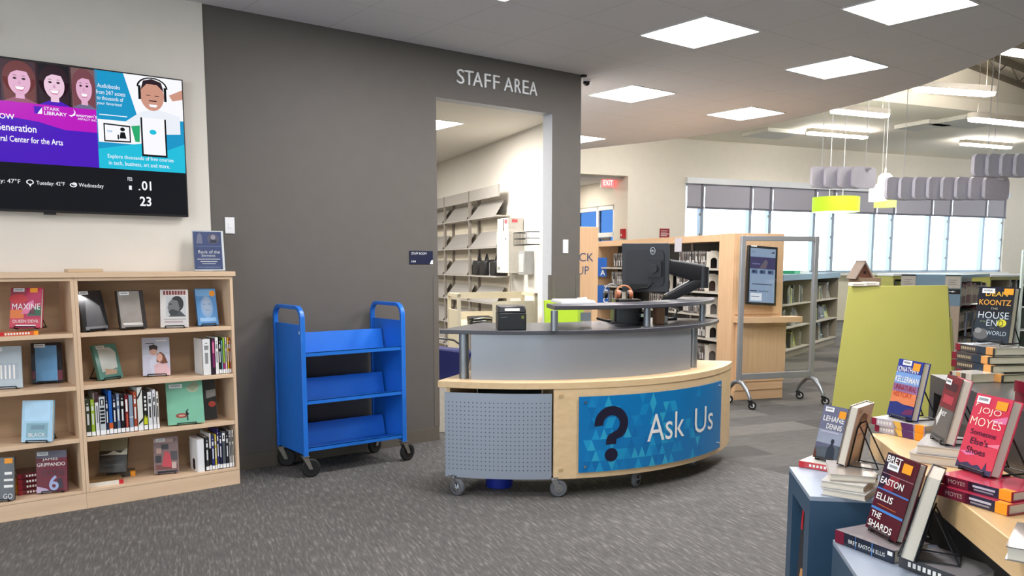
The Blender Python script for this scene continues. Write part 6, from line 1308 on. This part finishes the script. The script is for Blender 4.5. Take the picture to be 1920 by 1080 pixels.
# ================================================================== HANGING THINGS IN THE FAR HALL
def above(p):        # height of the ceiling over a point of the far hall
    v = p.x * math.sin(A14) + p.y * math.cos(A14) - 15.5; u = (p.x - WLOC[0]) * math.cos(A14) - (p.y - WLOC[1]) * math.sin(A14)
    return 4.1 if v > -4.88 else rz(u)
FELT = mat((228, 225, 236), .9, 0, .03, 30, name='grey_felt'); ROD = mat((220, 220, 222), .4, .3)
def cloud(label, x0, x1, ym, depth, h, n, turn, wfin):
    a = at(x0, ym, depth); b = at(x1, ym, depth); a.z = b.z = (a.z + b.z) / 2
    L = (b - a).length; ang = math.atan2(b.y - a.y, b.x - a.x)
    t = thing('acoustic_cloud', label, 'acoustic baffle', (a + b) / 2, (0, 0, ang), 'grey felt acoustic clouds')
    g = MB(); g.box((-L / 2, -.02, h / 2 - .03), (L / 2, .02, h / 2 - .01), ROD); g.box((-L / 2, -.02 + wfin * .25, h / 2 - .03), (L / 2, .02 + wfin * .25, h / 2 - .01), ROD); g.obj('rail', t)
    for i in range(n):
        x = -L / 2 + L * (i + .5) / n
        g = MB(); M_ = Matrix.Translation((x, 0, 0)) @ Matrix.Rotation(R(turn), 4, 'Z') @ Matrix.Rotation(PI / 2, 4, 'X')
        g.prism(rrect(-wfin / 2, -h / 2, wfin / 2, h / 2, .06), -.02, .02, FELT, M_); g.obj('baffle', t)
    g = MB()
    for x in (-L * .4, L * .4): g.cyl((x, 0, h / 2 - .02), (x, 0, above((a + b) / 2) - (a + b).z / 2), .004, ROD, 6)
    g.obj('cable', t)
    return t
cloud('boxy grey felt acoustic cloud above the lime drum pendant', 1530, 1632, 333, 11.0, .27, 4, 28, .42)
cloud('long row of rounded grey felt baffles in front of the window blinds', 1672, 1880, 354, 10.0, .26, 8, 24, .42)
cloud('upper cluster of grey felt baffles at the right edge', 1835, 1990, 311, 9.2, .24, 6, 24, .40)
LG = mat((176, 216, 40), .5, 0, .02, emit=.75, name='lime_shade_glow')
pc = at(1567, 384, 14.0)
t = thing('pendant_lamp', 'lime green drum pendant lamp in front of the window blinds', 'pendant lamp', pc)
g = MB(); g.lathe([(.37, -.12), (.37, .12), (.36, .12), (.36, -.11)], LG, n=40); g.obj('lamp_shade', t)
g = MB(); g.lathe([(0, -.115), (.36, -.115)], lamp((255, 252, 240), 6.0, 'drum_diffuser'), n=40); g.obj('diffuser', t)
g = MB()
for x in (-.2, .2): g.cyl((x, 0, .12), (x, 0, above(pc) - pc.z), .006, ROD, 6)
g.cyl((-.36, 0, .1), (.36, 0, .1), .006, ROD, 6); g.obj('cable', t)
WG = lamp((255, 244, 226), 3.0, 'white_pendant_glow')
pc = at(1660, 335, 13.0)
t = thing('pendant_lamp', 'small glowing white bell pendant between the felt clouds', 'pendant lamp', pc)
g = MB(); g.lathe([(.11, -.08), (.10, .03), (.06, .075), (.015, .08)], WG, n=24); g.obj('lamp_shade', t)
g = MB(); g.cyl((0, 0, .08), (0, 0, .16), .014, WHITE, 10); g.cyl((0, 0, .16), (0, 0, above(pc) - pc.z), .004, ROD, 6); g.obj('cable', t)
pc = at(1652, 371, 14.5)
t = thing('pendant_lamp', 'white box-shaped pendant with a lime lower edge, partly behind a felt cloud', 'pendant lamp', pc, (0, 0, -A14))
g = MB(); g.box((-.14, -.14, -.06), (.12, .14, .22), lamp((255, 250, 226), 1.6)); g.obj('lamp_shade', t)
g = MB(); g.box((-.02, -.15, -.16), (.2, .13, -.04), mat((232, 236, 120), .5, 0, .02, emit=.8)); g.obj('lower_shade', t)
g = MB(); g.cyl((0, 0, .22), (0, 0, above(pc) - pc.z), .004, ROD, 6); g.obj('cable', t)
LIN = lamp((255, 251, 245), 72.0, 'linear_glow')
UPL = lamp((255, 250, 240), 130.0, 'uplight_glow')
HOUS = mat((206, 198, 186), .6, 0, .02)
def linear(label, p, L, ang, up):
    t = thing('linear_light', label, 'ceiling light', p, (0, 0, ang), 'linear lights in the far hall')
    g = MB(); g.prism(rrect(-L / 2, -.09, L / 2, .09, .08), 0, .08, HOUS); g.obj('housing', t)
    g = MB(); g.prism(rrect(-L / 2 + .01, -.08, L / 2 - .01, .08, .075), -.035, 0, LIN); g.obj('diffuser', t)
    g = MB(); g.prism(rrect(-L / 2 + .04, -.06, L / 2 - .04, .06, .05), .08, .085, UPL); g.obj('uplight', t)
    g = MB()
    for x in (-L * .4, L * .4): g.cyl((x, 0, .08), (x, 0, up), .004, mat((90, 80, 70), .5), 6)
    g.obj('hanger', t); return t
linear('lit linear lamp hanging in front of the cream gable wall', at(1790, 170, 11.5), 1.30, -A14 - R(8), above(at(1790, 170, 11.5)) - at(1790, 170, 11.5).z)
linear('lit linear lamp low against the curved soffit, left of the others', at(1613, 211, 13.0), 1.15, -A14, above(at(1613, 211, 13.0)) - at(1613, 211, 13.0).z)
linear('long lit linear lamp under the gable at the right edge', at(1885, 228, 13.0), 1.55, -A14, above(at(1885, 228, 13.0)) - at(1885, 228, 13.0).z)
linear('lit linear lamp at the top right under the roof truss', at(1935, 101, 10.5), 1.0, -A14, above(at(1935, 101, 10.5)) - at(1935, 101, 10.5).z)
for i, (x, y) in enumerate(((8.5, 11.5), (12, 11), (16, 9.6), (20, 8.4), (24, 7))):  # extra lamps added to brighten the far hall
    linear('linear lamp added under the window-bay ceiling to brighten the far hall', Vector((x, y, 4.0)), 1.6, -A14, .1)
for i, (x0, x1, y0, d) in enumerate(((1415, 1503, 238, 17.5), (1708, 1768, 247, 16.5), (1772, 1888, 268, 16))):
    a = at(x0, y0, d); b = at(x1, y0 + 5, d); a.z = b.z = 4.02
    g = MB(); L = (b - a).length; g.box((0, -.4, 0), (L, .4, .075), mat((222, 220, 212), .8)); tag(g.obj('ceiling_panel', None, a, (0, 0, -A14)), ('pale flat ceiling panel left, just under the curved soffit', 'small pale ceiling panel in the middle of the far ceiling', 'wide pale ceiling panel right on the far ceiling')[i], 'ceiling panel', 'pale panels under the far ceiling')
